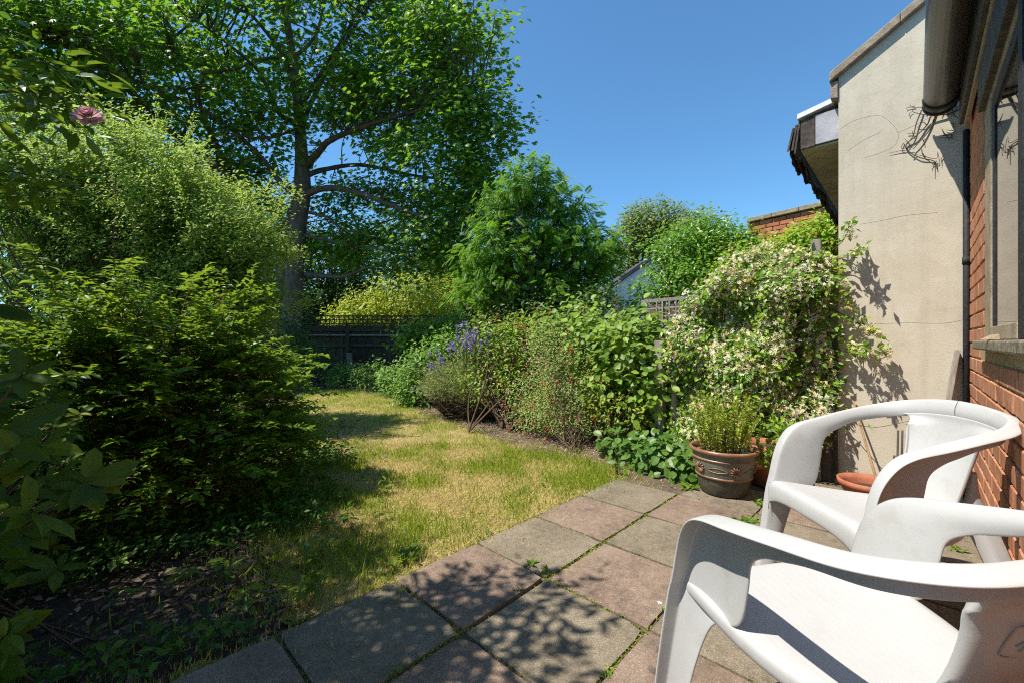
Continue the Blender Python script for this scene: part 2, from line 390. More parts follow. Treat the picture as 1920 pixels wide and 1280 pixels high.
MT['bud'] = mat_leaf('bud', [(0.28, 0.16, 0.06), (0.34, 0.24, 0.08), (0.30, 0.11, 0.05)], tr=0.2, rough=0.6)
MT['orange'] = mat_leaf('orange_leaf', [(0.45, 0.12, 0.04), (0.5, 0.2, 0.06)], tr=0.3)
MT['white'] = mat_plain('white_petal', (0.8, 0.8, 0.78), 0.6)
MT['black'] = mat_plain('dark_interior', (0.02, 0.021, 0.024), 0.8)
k = NT('window_glass'); b = k.bsdf((0.012, 0.015, 0.016), 0.015, 1.0); b.inputs['IOR'].default_value = 1.9; MT['glass'] = k.done(b)

# ------------------------------------------------------------------ foliage kit
def tri(v, f): return np.array(v, float), np.array(f, int)
LANCE = tri([(0, 0, 0), (-.15, .28, .05), (0, .33, 0), (.15, .28, .05), (-.15, .62, .03), (0, .68, -.02), (.15, .62, .03), (0, 1, -.10)],
            [(0, 2, 1), (0, 3, 2), (1, 2, 5), (1, 5, 4), (2, 3, 6), (2, 6, 5), (4, 5, 7), (5, 6, 7)])
SMALL = tri([(0, 0, 0), (-.2, .48, .07), (.2, .48, .07), (0, 1, -.03)], [(0, 2, 1), (1, 2, 3)])
FOLD = tri([(0, 0, 0), (-.24, .45, .09), (0, .5, 0), (.24, .45, .09), (0, 1, -.06)], [(0, 2, 1), (0, 3, 2), (1, 2, 4), (2, 3, 4)])
ELLIP = tri([(0, 0, 0), (-.13, .2, .03), (0, .22, 0), (.13, .2, .03), (-.19, .5, .03), (0, .52, -.01), (.19, .5, .03), (-.14, .8, .01), (0, .81, -.05), (.14, .8, .01), (0, 1, -.12)],
            [(0, 2, 1), (0, 3, 2), (1, 2, 5), (1, 5, 4), (2, 3, 6), (2, 6, 5), (4, 5, 8), (4, 8, 7), (5, 6, 9), (5, 9, 8), (7, 8, 10), (8, 9, 10)])
OVAL = tri([(0, 0, 0), (-.27, .22, .05), (0, .25, 0), (.27, .22, .05), (-.34, .55, .05), (0, .58, -.02), (.34, .55, .05), (-.2, .84, 0), (.2, .84, 0), (0, 1, -.08)],
           [(0, 2, 1), (0, 3, 2), (1, 2, 5), (1, 5, 4), (2, 3, 6), (2, 6, 5), (4, 5, 7), (5, 6, 8), (7, 5, 9), (5, 8, 9)])
_t = [(0, 0), (.16, .05), (.14, .12), (.27, .18), (.25, .27), (.36, .36), (.31, .45), (.37, .55), (.29, .62), (.29, .72), (.18, .78), (.13, .88), (0, 1)]
_t = _t + [(-x, y) for x, y in _t[-2:0:-1]]
TOOTH = tri([(0, .42, -.03)] + [(x, y, .07 * abs(x) / .36 - .10 * y * y) for x, y in _t], [(0, 1 + i, 1 + (i + 1) % len(_t)) for i in range(len(_t))])
_m = [(0, 0), (.26, -.04), (.22, .2), (.54, .34), (.30, .44), (.34, .76), (.12, .6), (0, 1), (-.12, .6), (-.34, .76), (-.30, .44), (-.54, .34), (-.22, .2), (-.26, -.04)]
MAPLE = tri([(0, .36, .05)] + [(x, y, -.10 * (x * x + (y - .36) ** 2) / .3) for x, y in _m], [(0, 1 + i, 1 + (i + 1) % 14) for i in range(14)])
_m2 = [(0, 0), (.3, .0), (.5, .36), (.34, .74), (.1, .62), (0, 1), (-.1, .62), (-.34, .74), (-.5, .36), (-.3, .0)]
MAPLE2 = tri([(0, .36, .05)] + [(x, y, -.05) for x, y in _m2], [(0, 1 + i, 1 + (i + 1) % 10) for i in range(10)])
BLADE = tri([(-.5, 0, 0), (.5, 0, 0), (.3, .55, .06), (0, 1, .25)], [(0, 1, 2), (0, 2, 3)])
def pinnate(pairs=7, lw=.05, ll=.30):
    v, f = [], []
    def q(a, b, c, d):
        n = len(v); v.extend([a, b, c, d]); f.extend([(n, n + 1, n + 2), (n, n + 2, n + 3)])
    q((-.008, 0, 0), (.008, 0, 0), (.006, 1, -.2), (-.006, 1, -.2))
    for i in range(pairs):
        y = .12 + .85 * i / pairs; z = -.2 * y * y; L = ll * (1 - .55 * abs(i / pairs - .35))
        for s in (-1, 1):
            q((0, y - lw / 2, z), (s * L * .5, y + L * .15 - lw, z - .01), (s * L, y + L * .35, z - .05), (s * L * .5, y + L * .25 + lw, z))
    return tri(v, f)
FROND = pinnate(9, .045, .30)
ROSELEAF = None
def star(n=5, r=1.0, w=.30, z=.12):
    v, f = [(0, 0, 0)], []
    for i in range(n):
        a = i * 2 * math.pi / n; c, s_ = math.cos(a), math.sin(a); k_ = len(v)
        v += [(c * .5 * r - s_ * w * r, s_ * .5 * r + c * w * r, z), (c * r - s_ * w * .5, s_ * r + c * w * .5, z * .6), (c * .5 * r + s_ * w * .5 * r, s_ * .5 * r - c * w * .5 * r, z)]
        f += [(0, k_ + 2, k_ + 1), (0, k_ + 1, k_), ]
    return tri(v, f)
STAR = star()
def multi(tmpl, n, spread, rng, size=1.0, flat=.5):
    V_, F_, st = [], [], []; o = 0
    for i in range(n):
        p = rng.normal(size=3) * np.array([spread, spread, spread * flat]); nrm = np.array([rng.normal() * .5, rng.normal() * .5, 1.0]) + p / spread * .4
        R = frames(nrm[None], rng.normal(size=(1, 3)))[0]
        V_.append(p + (R @ (tmpl[0] * size * rng.uniform(.8, 1.2)).T).T); F_.append(tmpl[1] + o); st.append((0, o, o + 1)); o += len(tmpl[0])
    V_.insert(0, np.array([[0, 0, -spread * 1.4]])); F_ = [q + 1 for q in F_]; F_.append(np.array([(0, a + 1, b_ + 1) for _, a, b_ in st]))
    return np.concatenate(V_), np.concatenate(F_)

def unit(a): return a / (np.linalg.norm(a, axis=-1, keepdims=True) + 1e-9)
def frames(nrm, fwd):
    "rotation matrices with z = normal and y as near to fwd as may be"
    z = unit(nrm); x = unit(np.cross(fwd, z)); y = np.cross(z, x)
    return np.stack([x, y, z], -1)
def scat(tmpl, pos, R, size):
    tv, tf = tmpl; size = np.asarray(size, float); n = len(pos)
    size = np.full(n, size) if size.ndim == 0 else size
    if size.ndim == 1: size = np.repeat(size[:, None], 3, 1)
    v = np.einsum('nij,nkj->nki', R, tv[None] * size[:, None, :])
    v = v + pos[:, None, :]
    f = tf[None] + (np.arange(n) * len(tv))[:, None, None]
    return v.reshape(-1, 3), f.reshape(-1, 3)
def rnd_dir(n, rng): return unit(rng.normal(size=(n, 3)))
def blobs_points(blobs, n, rng, inner=.55, lump=.25):
    "n points near the surfaces of ellipsoids [(centre, radii)], with lumpy outlines; returns points and outward directions"
    vol = np.array([r[0] * r[1] + r[1] * r[2] + r[0] * r[2] for _, r in blobs]); pick = rng.choice(len(blobs), n, p=vol / vol.sum())
    c = np.array([np.asarray(b[0], float) for b in blobs])[pick]; r = np.array([np.asarray(b[1], float) for b in blobs])[pick]
    d = rnd_dir(n, rng)
    k = np.sin(d[:, 0] * 5.1 + pick * 2.3) * np.sin(d[:, 1] * 4.3 + 1.7 * pick) * np.sin(d[:, 2] * 4.7 + pick)
    rad = (inner + (1 - inner) * rng.random(n) ** .6) * (1 + lump * k)
    return c + d * r * rad[:, None], d
def clump(cent, outd, per, sigma, rng, droop=0.0, up=.8, size=(.8, 1.2), turn=(-.30, -.32, 0)):
    "leaves round cluster centres: positions, frames and size factors"
    n = len(cent) * per
    c = np.repeat(cent, per, 0); o = np.repeat(outd, per, 0)
    off = rng.normal(size=(n, 3)) * sigma
    pos = c + off
    fwd = unit(off / (np.abs(sigma) + 1e-6)) * .6 + o * .6 + rng.normal(size=(n, 3)) * .5 + np.array([0, 0, -droop])
    nrm = np.array([0, 0, up]) + o * .40 + np.array(turn) + rng.normal(size=(n, 3)) * .42
    return pos, frames(nrm, fwd), rng.uniform(*size, n)

def twigs(mb, base, targets, r0, r1, rng, wob=.12, sides=4, sag=0.0):
    for t in targets:
        base_ = base[rng.integers(len(base))] if np.ndim(base) == 2 else base
        d = t - base_
        mid = base_ + d * .5 + rng.normal(size=3) * wob * np.linalg.norm(d) * .5 + np.array([0, 0, sag * np.linalg.norm(d)])
        mb.tube(crom([base_, mid, t], 4), np.linspace(r0, r1, 9), sides, cap=False)

def visible_rank(pos, size):
    "how large each leaf shows in the photo (0 when it is out of the frame)"
    Z = pos[:, 1]; ok = Z > .25
    x = 960 + F * pos[:, 0] / np.maximum(Z, .01); y = 640 + F * (H - pos[:, 2]) / np.maximum(Z, .01)
    return np.where(ok & (x > 0) & (x < 1920) & (y > 0) & (y < 1280), size / np.maximum(Z, .05), 0)

_partmesh = {}
def leaf_parts(parent, name, tmpl, pos, R, size, mat):
    key = (name, id(tmpl), mat.name)
    if key not in _partmesh:
        me = bpy.data.meshes.new(name); me.from_pydata([tuple(v) for v in tmpl[0]], [], [tuple(int(i) for i in f) for f in tmpl[1]])
        me.materials.append(mat); _partmesh[key] = me
    me = _partmesh[key]; o0 = origin(parent)
    for p, r, s in zip(pos, R, size):
        o = bpy.data.objects.new(name, me); COL.objects.link(o); o.parent = parent
        m = np.eye(4); m[:3, :3] = r * s; m[:3, 3] = p - o0
        o.matrix_basis = Matrix([list(map(float, row)) for row in m])

def shrub(name, label, cat, base, blobs, ncl, per, sigma, tmpl, size, mat, rng=None, ntw=40, twr=(.012, .003), inner=.5, up=.8, droop=.1,
          parts=0, partmat=None, partname='leaf', group=None, twmat=None, crown='foliage', lump=.25, zmin=.03, keep=None, stem='stem'):
    rng = rng or RNG
    t = thing(name, label, cat, tuple(base), group)
    cen, out = blobs_points(blobs, ncl, rng, inner, lump)
    ok = cen[:, 2] > zmin
    if keep is not None: ok &= keep(cen)
    cen, out = cen[ok], out[ok]
    pos, R, s = clump(cen, out, per, sigma, rng, droop, up)
    s = s * size; ok = pos[:, 2] > zmin; pos, R, s = pos[ok], R[ok], s[ok]
    if parts:
        rk = visible_rank(pos, s); top = np.argsort(-rk)[:parts]; top = top[rk[top] > 0]
        leaf_parts(t, partname, tmpl, pos[top], R[top], s[top], partmat)
        m = np.ones(len(pos), bool); m[top] = False; pos, R, s = pos[m], R[m], s[m]
    v, f = scat(tmpl, pos, R, s)
    mesh(crown, v, f, mat, t, 'stuff')
    if ntw:
        mb = MB(); sp_ = min(.22, .3 * float(np.mean([q[1][0] for q in blobs]))); b0_ = np.asarray(base, float) + np.c_[rng.normal(size=(14, 2)) * sp_, np.zeros(14)]
        twigs(mb, b0_, cen[rng.choice(len(cen), min(ntw, len(cen)), False)], twr[0], twr[1], rng)
        mb.build(stem, twmat or MT['twig'], t, 'stuff', smooth=True)
    return t, cen, out

# ------------------------------------------------------------------ the ground
def sheet(name, poly, z, mat, kind='structure'):
    o = mesh(name, [(x, y, z) for x, y in poly], [tuple(range(len(poly)))], mat); o['kind'] = kind; return o
sheet('ground', [(-700, -700), (700, -700), (700, 900), (-700, 900)], -0.06, MT['soil'])
P0 = np.array([0.16, 1.966]); PITCH = 0.5
A0 = P0 @ AX; B0 = P0 @ BX                       # one slab corner in house coordinates
def gx(x, y): return tuple(G(x, y)[:2])
# lawn: between the shrubs on the left, the patio edge and the flower bed on the right
edge_a = [W(a, B0 - PITCH + .004)[:2] for a in (-1.2, A0 + 3.02 * PITCH)]
lawn_poly = [tuple(edge_a[0]), tuple(edge_a[1]), gx(1150, 872), gx(1080, 857), gx(1000, 843), gx(930, 822), gx(880, 801), gx(800, 777), gx(745, 745), gx(640, 728), gx(560, 735), gx(548, 790), gx(470, 860), gx(455, 930), gx(490, 1010), gx(515, 1090), gx(556, 1172), tuple(W(-1.2, B0 - PITCH - .3)[:2])]
_lp = []
for i in range(len(lawn_poly)):                      # ragged edge towards the shrubs and the bed
    p_, q_ = np.array(lawn_poly[i]), np.array(lawn_poly[(i + 1) % len(lawn_poly)]); n_ = max(1, int(np.linalg.norm(q_ - p_) / .07)) if i else 1
    for j in range(n_): _lp.append(tuple(p_ + (q_ - p_) * j / n_ + (RNG.normal(size=2) * .035 if i and j else 0)))
sheet('lawn', _lp, -0.018, MT['thatch'])
bed_poly = [gx(1150, 872), gx(1080, 857), gx(1000, 843), gx(930, 822), gx(880, 801), gx(800, 777), gx(745, 745), gx(640, 728), (-4.6, 12.9), (3.2, 12.9), (5.5, 6.0), tuple(W(A0 + 5.2 * PITCH, B0 + 1.5)[:2]), tuple(W(A0 + 4.0 * PITCH, B0 - .05)[:2]), tuple(W(A0 + 3 * PITCH, B0 - .05)[:2])]
sheet('flower_bed', bed_poly, -0.030, MT['mulch'])
sheet('shrub_bed', [(-6, -.8), tuple(edge_a[0]), tuple(W(A0 - .2, B0 - PITCH + .004)[:2]), gx(640, 1000), gx(640, 800), gx(640, 728), (-6, 9.5)], -0.034, MT['soil'])

def inside(poly, p):
    poly = np.asarray(poly); c = np.zeros(len(p), bool); j = len(poly) - 1
    for i in range(len(poly)):
        xi, yi = poly[i]; xj, yj = poly[j]
        c ^= ((yi > p[:, 1]) != (yj > p[:, 1])) & (p[:, 0] < (xj - xi) * (p[:, 1] - yi) / (yj - yi + 1e-12) + xi); j = i
    return c
def vnoise(p, s, seed):
    r = np.random.default_rng(seed); acc = 0
    for k_ in range(5):
        d = r.normal(size=2) * s * (1 + .5 * k_); acc = acc + np.sin(p @ d + r.random() * 6.28) / (1 + .35 * k_)
    return acc / 2.5
def grass_points(n, y0, y1, xr):
    p = np.stack([RNG.uniform(*xr, n), RNG.uniform(y0, y1, n)], 1); return p[inside(lawn_poly, p) | inside(lawn_poly, p + RNG.normal(size=p.shape) * .22)]
gp = np.concatenate([grass_points(230000, .3, 4.6, (-2.6, 1.3)), grass_points(110000, 4.6, 10.2, (-4.6, .8))])
gn_ = vnoise(gp, 2.2, 3) + .55 * vnoise(gp, 7, 5) + RNG.normal(size=len(gp)) * .55
edge_d = (B0 - PITCH) - (gp @ BX)
green = gn_ > (.12 + .35 * np.exp(-edge_d / .25) - .5 * np.exp(-((gp[:, 0] - .55) ** 2 + (gp[:, 1] - 3.6) ** 2) / .25) - .25 * (gp[:, 1] > 6))
def blades(name, pts, mat, L, w, lean, kind='stuff'):
    n = len(pts); a = RNG.uniform(0, 6.283, n); ln = np.abs(RNG.normal(size=n)) * lean
    fwd = np.stack([np.cos(a) * ln, np.sin(a) * ln, np.ones(n)], 1); nrm = np.stack([np.cos(a), np.sin(a), -ln], 1)
    fw = unit(fwd); R = frames(-nrm + .001, fw)
    sz = RNG.uniform(*L, n) * np.exp(RNG.normal(size=n) * .25)
    S = np.stack([np.full(n, w) * RNG.uniform(.7, 1.3, n), sz, sz], 1)
    v, f = scat(BLADE, np.c_[pts, np.full(n, -.018)], R, S)
    return mesh(name, v, f, mat, None, kind)
blades('green_grass', gp[green], MT['grass'], (.016, .050), .0044, .9)
blades('dry_grass', gp[~green], MT['straw'], (.012, .034), .0038, 1.7)

# patio: a sand bed and the slabs laid on it, red and buff in turn
patio = thing('patio', None, None, (0, 0, 0)); patio['kind'] = 'structure'
b = MB(); b.ab(-1.4, 4.215, B0 - PITCH - .02, .262, -.058, -.016)
b.build('sand_bed', MT['sand'], patio)
def slab_mesh(i, mat):
    r = random.Random(i); bm = bmesh.new(); h = PITCH / 2 - .0075
    bmesh.ops.create_grid(bm, x_segments=6, y_segments=6, size=h)
    for v in bm.verts:
        e = max(abs(v.co.x), abs(v.co.y)) > h - 1e-4
        if e and min(abs(v.co.x), abs(v.co.y)) > h - 1e-4 and r.random() < .5: v.co.x *= 1 - r.random() * .06; v.co.y *= 1 - r.random() * .06   # knocked-off corners
        v.co.z = r.uniform(-.001, .001)
        if e:
            v.co.x += r.uniform(-.003, .003); v.co.y += r.uniform(-.003, .003); v.co.z -= .003
    ret = bmesh.ops.extrude_edge_only(bm, edges=[e for e in bm.edges if e.is_boundary])
    for v in ret['geom']:
        if isinstance(v, bmesh.types.BMVert): v.co.z = -.045
    me = bpy.data.meshes.new('slab'); bm.to_mesh(me); bm.free(); me.materials.append(mat); return me
sm = {c: [slab_mesh(i * 2 + c, MT['slab_red' if c == 0 else 'slab_buff']) for i in range(4)] for c in (0, 1)}
for i in range(-6, 6):
    for j in range(-1, 3):
        if (j == -1 and i >= 3) or (j == 0 and i >= 4): continue
        c = W(A0 + (i + .5) * PITCH, B0 + (j + .5) * PITCH)
        if A0 + (i + 1) * PITCH > 4.3: continue
        o = link('slab', sm[(i + j) % 2][random.randrange(4)], patio)
        o.location = (c[0], c[1], random.uniform(-.004, .004))
        o.rotation_euler = (random.uniform(-.006, .006), random.uniform(-.006, .006), math.atan2(AX[1], AX[0]) + random.uniform(-.006, .006))

# moss and weeds in the joints, bark chips, leaf litter
mp_, mz = [], []
for i in range(-2, 6):
    for j in range(-1, 4):
        for n_, along in ((90, 0), (90, 1)):
            dens = .5 + .5 * math.sin(i * 2.1 + j * 3.7 + along * 1.3)
            if (i, j, along) in ((0, 0, 0), (1, 0, 0), (2, 0, 0)): dens = 1.6
            t_ = RNG.random(int(n_ * 2.2 * max(.25, dens))) ** 1.0
            q = np.array([W(A0 + (i + (u if along == 0 else 0)) * PITCH, B0 + (j + (u if along == 1 else 0)) * PITCH) for u in t_])
            if len(q): mp_.append(q + RNG.normal(size=q.shape) * (.0065, .0065, 0))
mp_ = np.concatenate(mp_); mp_[:, 2] = -.008
v, f = scat(SMALL, mp_, frames(np.array([0, 0, 1.]) + RNG.normal(size=mp_.shape) * .8, rnd_dir(len(mp_), RNG)), RNG.uniform(.007, .018, len(mp_)))
mesh('moss', v, f, MT['moss'], None, 'stuff')
cp = np.stack([RNG.uniform(-3.5, 2.0, 30000), RNG.uniform(3.2, 9.5, 30000)], 1); cp = cp[inside(bed_poly, cp)]
v, f = scat(SMALL, np.c_[cp, np.full(len(cp), -.022)], frames(np.array([0, 0, 1.]) + RNG.normal(size=(len(cp), 3)) * .35, rnd_dir(len(cp), RNG)), RNG.uniform(.015, .045, len(cp)))
mesh('bark_chips', v, f, MT['chip'], None, 'stuff')
lp = np.stack([RNG.uniform(-3.6, .2, 16000), RNG.uniform(.4, 6.0, 16000)], 1)
keep = (lp[:, 0] < -.55 - .27 * lp[:, 1] + RNG.normal(size=len(lp)) * .22) & ((lp @ BX) < B0 - PITCH - .02)
lp = lp[keep]
v, f = scat(FOLD, np.c_[lp, RNG.uniform(-.012, .004, len(lp))], frames(np.array([0, 0, 1.]) + RNG.normal(size=(len(lp), 3)) * .4, rnd_dir(len(lp), RNG)), RNG.uniform(.02, .055, len(lp)))
mesh('leaf_litter', v, f, MT['litter'], None, 'stuff')

# ------------------------------------------------------------------ cream rendered wing of the house
AW = 4.22                                           # its face lies at a = AW
bl = -0.448; zl = 3.20; slope = .62
wing = thing('rendered_wing', 'cream rendered gable wall with lichened sloping coping and rotten eaves', 'building', tuple(W(AW + 1.2, .4)))
def ztop(b_): return zl + slope * (b_ - bl)
def prism_ab(mb, prof, a0, a1):
    n = len(prof); v = [W(a, q, z) for a in (a0, a1) for q, z in prof]
    mb.add(v, [tuple(range(n))[::-1], tuple(range(n, 2 * n))] + [(i, (i + 1) % n, n + (i + 1) % n, n + i) for i in range(n)])
mb = MB(); prism_ab(mb, [(bl, -.05), (1.6, -.05), (1.6, ztop(1.6)), (bl, ztop(bl))], AW, AW + .24)
mb.build('gable_wall', MT['render'], wing)
mb = MB(); n_c = 5
for i in range(n_c):                                # coping stones
    b0 = bl - .055 + i * .42; b1 = b0 + .4192
    mb2 = MB(); prism_ab(mb2, [(b0, ztop(b0)), (b1, ztop(b1)), (b1, ztop(b1) + .075), (b0, ztop(b0) + .075)], AW - .045, AW + .285)
    mb2.build('coping_stone', MT['coping'], wing, bevel=.008)
mb = MB(); prism_ab(mb, [(bl - .05, ztop(bl) - .16), (bl - .002, ztop(bl) - .17), (bl - .002, ztop(bl) - .03), (bl - .05, ztop(bl) - .03)], AW - .02, AW + .28)
mb.build('coping_return', MT['coping'], wing, bevel=.006)
mb = MB(); mb.ab(AW + .25, 7.6, bl + .12, 1.6, -.05, 2.72); mb.build('side_wall', MT['render'], wing)
# eaves box on its left side
mb = MB(); mb.ab(AW + .09, 7.6, bl - .262, bl + .118, 2.72, 2.735); mb.build('soffit', MT['soffit'], wing)
mb = MB(); mb.ab(AW + .07, AW + .09, bl - .16, bl - .001, 2.742, 2.985); mb.build('patch_board', MT['greypaint'], wing)
mb = MB(); mb.ab(AW + .072, AW + .092, bl - .265, bl - .163, 2.73, 2.975); mb.build('end_board', MT['rotten'], wing, bevel=.006)
mb = MB(); prism_ab(mb, [(bl - .285, 2.99), (bl - .001, 3.045), (bl - .001, 3.085), (bl - .285, 3.03)], AW + .05, AW + .3); mb.build('flashing', MT['flashing'], wing)
mb = MB(); prism_ab(mb, [(bl - .28, 2.975), (1.6, 3.35), (1.6, 3.39), (bl - .28, 3.0)], AW + .3, 7.6); mb.build('roof', MT['slate'], wing)
r_ = random.Random(4)
for lay in range(3):                                # layers of rotten fascia board with ragged lower edges
    n = 130; v = []; f = []; wv = [r_.random() for _ in range(40)]
    for i in range(n + 1):
        a = AW + .10 + 3.3 * i / n; b_ = bl - .27 - .022 * lay; zt = 2.985 - .02 * lay
        q_ = i / n * 39; lo = 2.735 + .045 * lay - .09 * (wv[int(q_)] * (1 - q_ % 1) + wv[min(39, int(q_) + 1)] * (q_ % 1)) ** 1.5 - .012 * r_.random()
        for d in (0, .014):
            v += [W(a, b_ - d - (.03 * lay if 0 else 0), zt), W(a, b_ - d - .035 + r_.uniform(-.004, .004) - .012 * lay + .02 * math.sin(i * .13 + lay), lo)]
    for i in range(n):
        o_ = i * 4; f += [(o_, o_ + 4, o_ + 5, o_ + 1), (o_ + 2, o_ + 3, o_ + 7, o_ + 6), (o_ + 1, o_ + 5, o_ + 7, o_ + 3), (o_, o_ + 2, o_ + 6, o_ + 4)]
    f += [(0, 1, 3, 2)]
    mesh('fascia_board', v, f, MT['rotten'], wing)
# hair cracks
def wall_line(pts, r): return crom([on_a(x, y, AW - .0005) for x, y in pts], 4), r
mb = MB()
for pts in ([(1574, 243), (1600, 228), (1640, 218), (1660, 222), (1683, 249), (1678, 272), (1655, 285), (1620, 298)], [(1612, 421), (1650, 413), (1700, 404), (1756, 399)],
            [(1640, 608), (1700, 607), (1770, 605), (1812, 598)], [(1683, 249), (1715, 236), (1745, 222)], [(1590, 285), (1620, 262), (1650, 250)]):
    mb = MB(); mb.tube(crom([on_a(x + RNG.normal() * 1.2, y + RNG.normal() * 1.2, AW + .0003) for x, y in pts], 5), .0010, 4); mb.build('crack', MT['twig'], wing)

# dead creeper stems left on the render
t = thing('dead_creeper', 'bare brown creeper stems clinging to the cream wall under the gutter end', 'creeper', tuple(on_a(1740, 330, AW - .01)))
mb = MB()
def on(x, y, d=.012): return on_a(x, y, AW - d)
for pts, r in (([(1800, 205), (1775, 215), (1748, 217), (1738, 235), (1718, 255), (1700, 270), (1702, 283), (1725, 296), (1752, 303), (1757, 318)], .0075),
               ([(1728, 207), (1718, 232), (1712, 255), (1697, 275)], .006), ([(1758, 205), (1745, 240), (1728, 262), (1712, 280)], .007),
               ([(1795, 200), (1770, 190), (1742, 200), (1712, 202), (1706, 197)], .004), ([(1785, 195), (1788, 215), (1797, 222)], .005), ([(1768, 195), (1762, 212)], .005),
               ([(1695, 268), (1690, 278), (1712, 277)], .004), ([(1728, 280), (1732, 292), (1755, 298), (1758, 285)], .004), ([(1752, 303), (1748, 322)], .004), ([(1738, 235), (1730, 230), (1720, 240)], .004)):
    mb.tube(crom([on(x, y, .016 + .01 * math.sin(x)) for x, y in pts], 6), np.linspace(r * .72, r * .35, len(pts) * 6 - 5), 5)
for i in range(26):
    x, y = RNG.uniform(1695, 1800), RNG.uniform(198, 312)
    if (x - 1745) * .9 + (y - 250) * .55 > 45: continue
    a_ = RNG.uniform(0, 6.28); l_ = RNG.uniform(8, 26); q_ = [on(x + l_ * u * math.cos(a_) + RNG.normal() * 2, y + l_ * u * math.sin(a_) + 4 * u * u, .009) for u in np.linspace(0, 1, 4)]
    mb.tube(crom(q_, 3), np.linspace(.0026, .001, 10), 4)
mb.build('stem', MT['twig'], t, 'stuff', smooth=True)

# ------------------------------------------------------------------ brick house on the right
BW = 0.26
house = thing('brick_house', 'red brick house wall with tan window frame, black gutter and flaking sill', 'house', tuple(W(2.0, .5)))
def hb(name, mat, *boxes, bevel=0, kind=None):
    m_ = MB()
    for q in boxes: m_.ab(*q)
    return m_.build(name, mat, house, kind, bevel=bevel)
BR = BW + .008                                       # mortar face, bricks stand 8 mm proud
hb('wall', MT['mortar'], (-1.4, 4.216, BR, .5, -.05, 1.058), (3.292, 4.216, BR, .5, 1.058, 2.62), (-1.4, 3.292, BR, .5, 2.33, 2.62), (-1.4, 1.2, BR, .5, 1.058, 2.33))
CH, BL = .0885, .238
def brick_mesh(L, seed, h=.0775, d=.05):
    r = random.Random(seed); bm = bmesh.new(); bmesh.ops.create_cube(bm, size=1)
    for v in bm.verts: v.co = Vector((v.co.x * L, v.co.y * d, v.co.z * h)) + Vector([r.uniform(-.002, .002) for _ in range(3)])
    bmesh.ops.bevel(bm, geom=[e for e in bm.edges if sum(v.co.y for v in e.verts) > 0], offset=.004, segments=1, affect='EDGES')
    me = bpy.data.meshes.new('brick'); bm.to_mesh(me); bm.free(); me.materials.append(MT['brick']); return me
FULL = [brick_mesh(BL - .012, i) for i in range(4)]; HALF = [brick_mesh(BL / 2 - .012, 9 + i) for i in range(3)]; QTR = [brick_mesh(BL * .75 - .012, 19 + i) for i in range(2)]
ang = math.atan2(AX[1], AX[0]); ho = origin(house)
def lay_brick(mesh_, a, z, parent=house, b_=BW + .025, an=ang, off=ho):
    o = link('brick', mesh_, parent); c = W(a, b_, z) - off
    o.location = (c[0], c[1], c[2]); o.rotation_euler = (0, random.uniform(-.006, .006), an + random.uniform(-.008, .008)); return o
for k_ in range(29):
    z = .028 + k_ * CH + CH / 2
    if z > 2.56: break
    if 1.04 < z < 1.115 : pass
    lo_a = .1 if z < 1.05 else 3.295
    if z > 2.38: lo_a = 1.9
    a = 4.212; first = True
    while a > lo_a + .03:
        L = BL
        if first and k_ % 2: L = BL / 2
        first = False
        if a - L < lo_a:
            L = BL * .75 if a - BL * .75 >= lo_a - .03 else (BL / 2 if a - BL / 2 >= lo_a - .05 else 0)
            if L == 0: break
        if z < 1.015 or z > 1.115 or a - L > 3.40:
            lay_brick(random.choice(FULL if L == BL else (HALF if L == BL / 2 else QTR)), a - L / 2, z)
        a -= L
# window: outer frame, black sash, glass, mullion
win = MB(); win.ab(3.06, 3.288, BW - .003, BW + .09, 1.108, 2.33); win.ab(1.2, 3.06, BW - .003, BW + .09, 2.262, 2.33)
win = win.build('window_frame', MT['frame'], house, bevel=.004)
m_ = MB(); m_.ab(2.985, 3.056, BW + .003, BW + .07, 1.17, 2.262); m_.ab(2.30, 2.985, BW + .003, BW + .07, 2.20, 2.262); m_.build('sash', MT['blackpipe'], win, bevel=.003)
m_ = MB(); m_.ab(2.30, 3.056, BW - .006, BW + .07, 1.108, 1.168); m_.build('bottom_rail', MT['frame'], win, bevel=.003)
m_ = MB(); m_.ab(2.14, 2.22, BW - .012, BW + .09, 1.108, 2.262); m_.build('mullion', MT['blackpipe'], win, bevel=.003)
m_ = MB(); m_.ab(2.222, 2.27, BW - .004, BW + .07, 1.168, 2.262); m_.build('sash_stile', MT['frame'], win, bevel=.003)
m_ = MB(); m_.ab(2.271, 2.984, BW + .008, BW + .014, 1.17, 2.199); m_.build('pane', MT['glass'], win)
m_ = MB(); m_.ab(1.21, 2.139, BW + .008, BW + .014, 1.109, 2.26); m_.build('pane', MT['glass'], win)
hb('sill', MT['sill'], (1.2, 3.38, BW - .042, BW + .09, 1.06, 1.105), bevel=.007)
m_ = MB(); c = W(2.72, BW - .018, 1.112); m_.add([c + np.array([x, y, z]) for x, y, z in [(-.05, -.02, -.004), (.05, -.015, -.004), (.045, .02, -.004), (-.045, .018, -.004), (-.02, 0, .016), (.025, .002, .02)]],
   [(0, 1, 5, 4), (1, 2, 5), (2, 3, 4, 5), (3, 0, 4), (3, 2, 1, 0)]); m_.build('mortar_lump', MT['frame'], house)
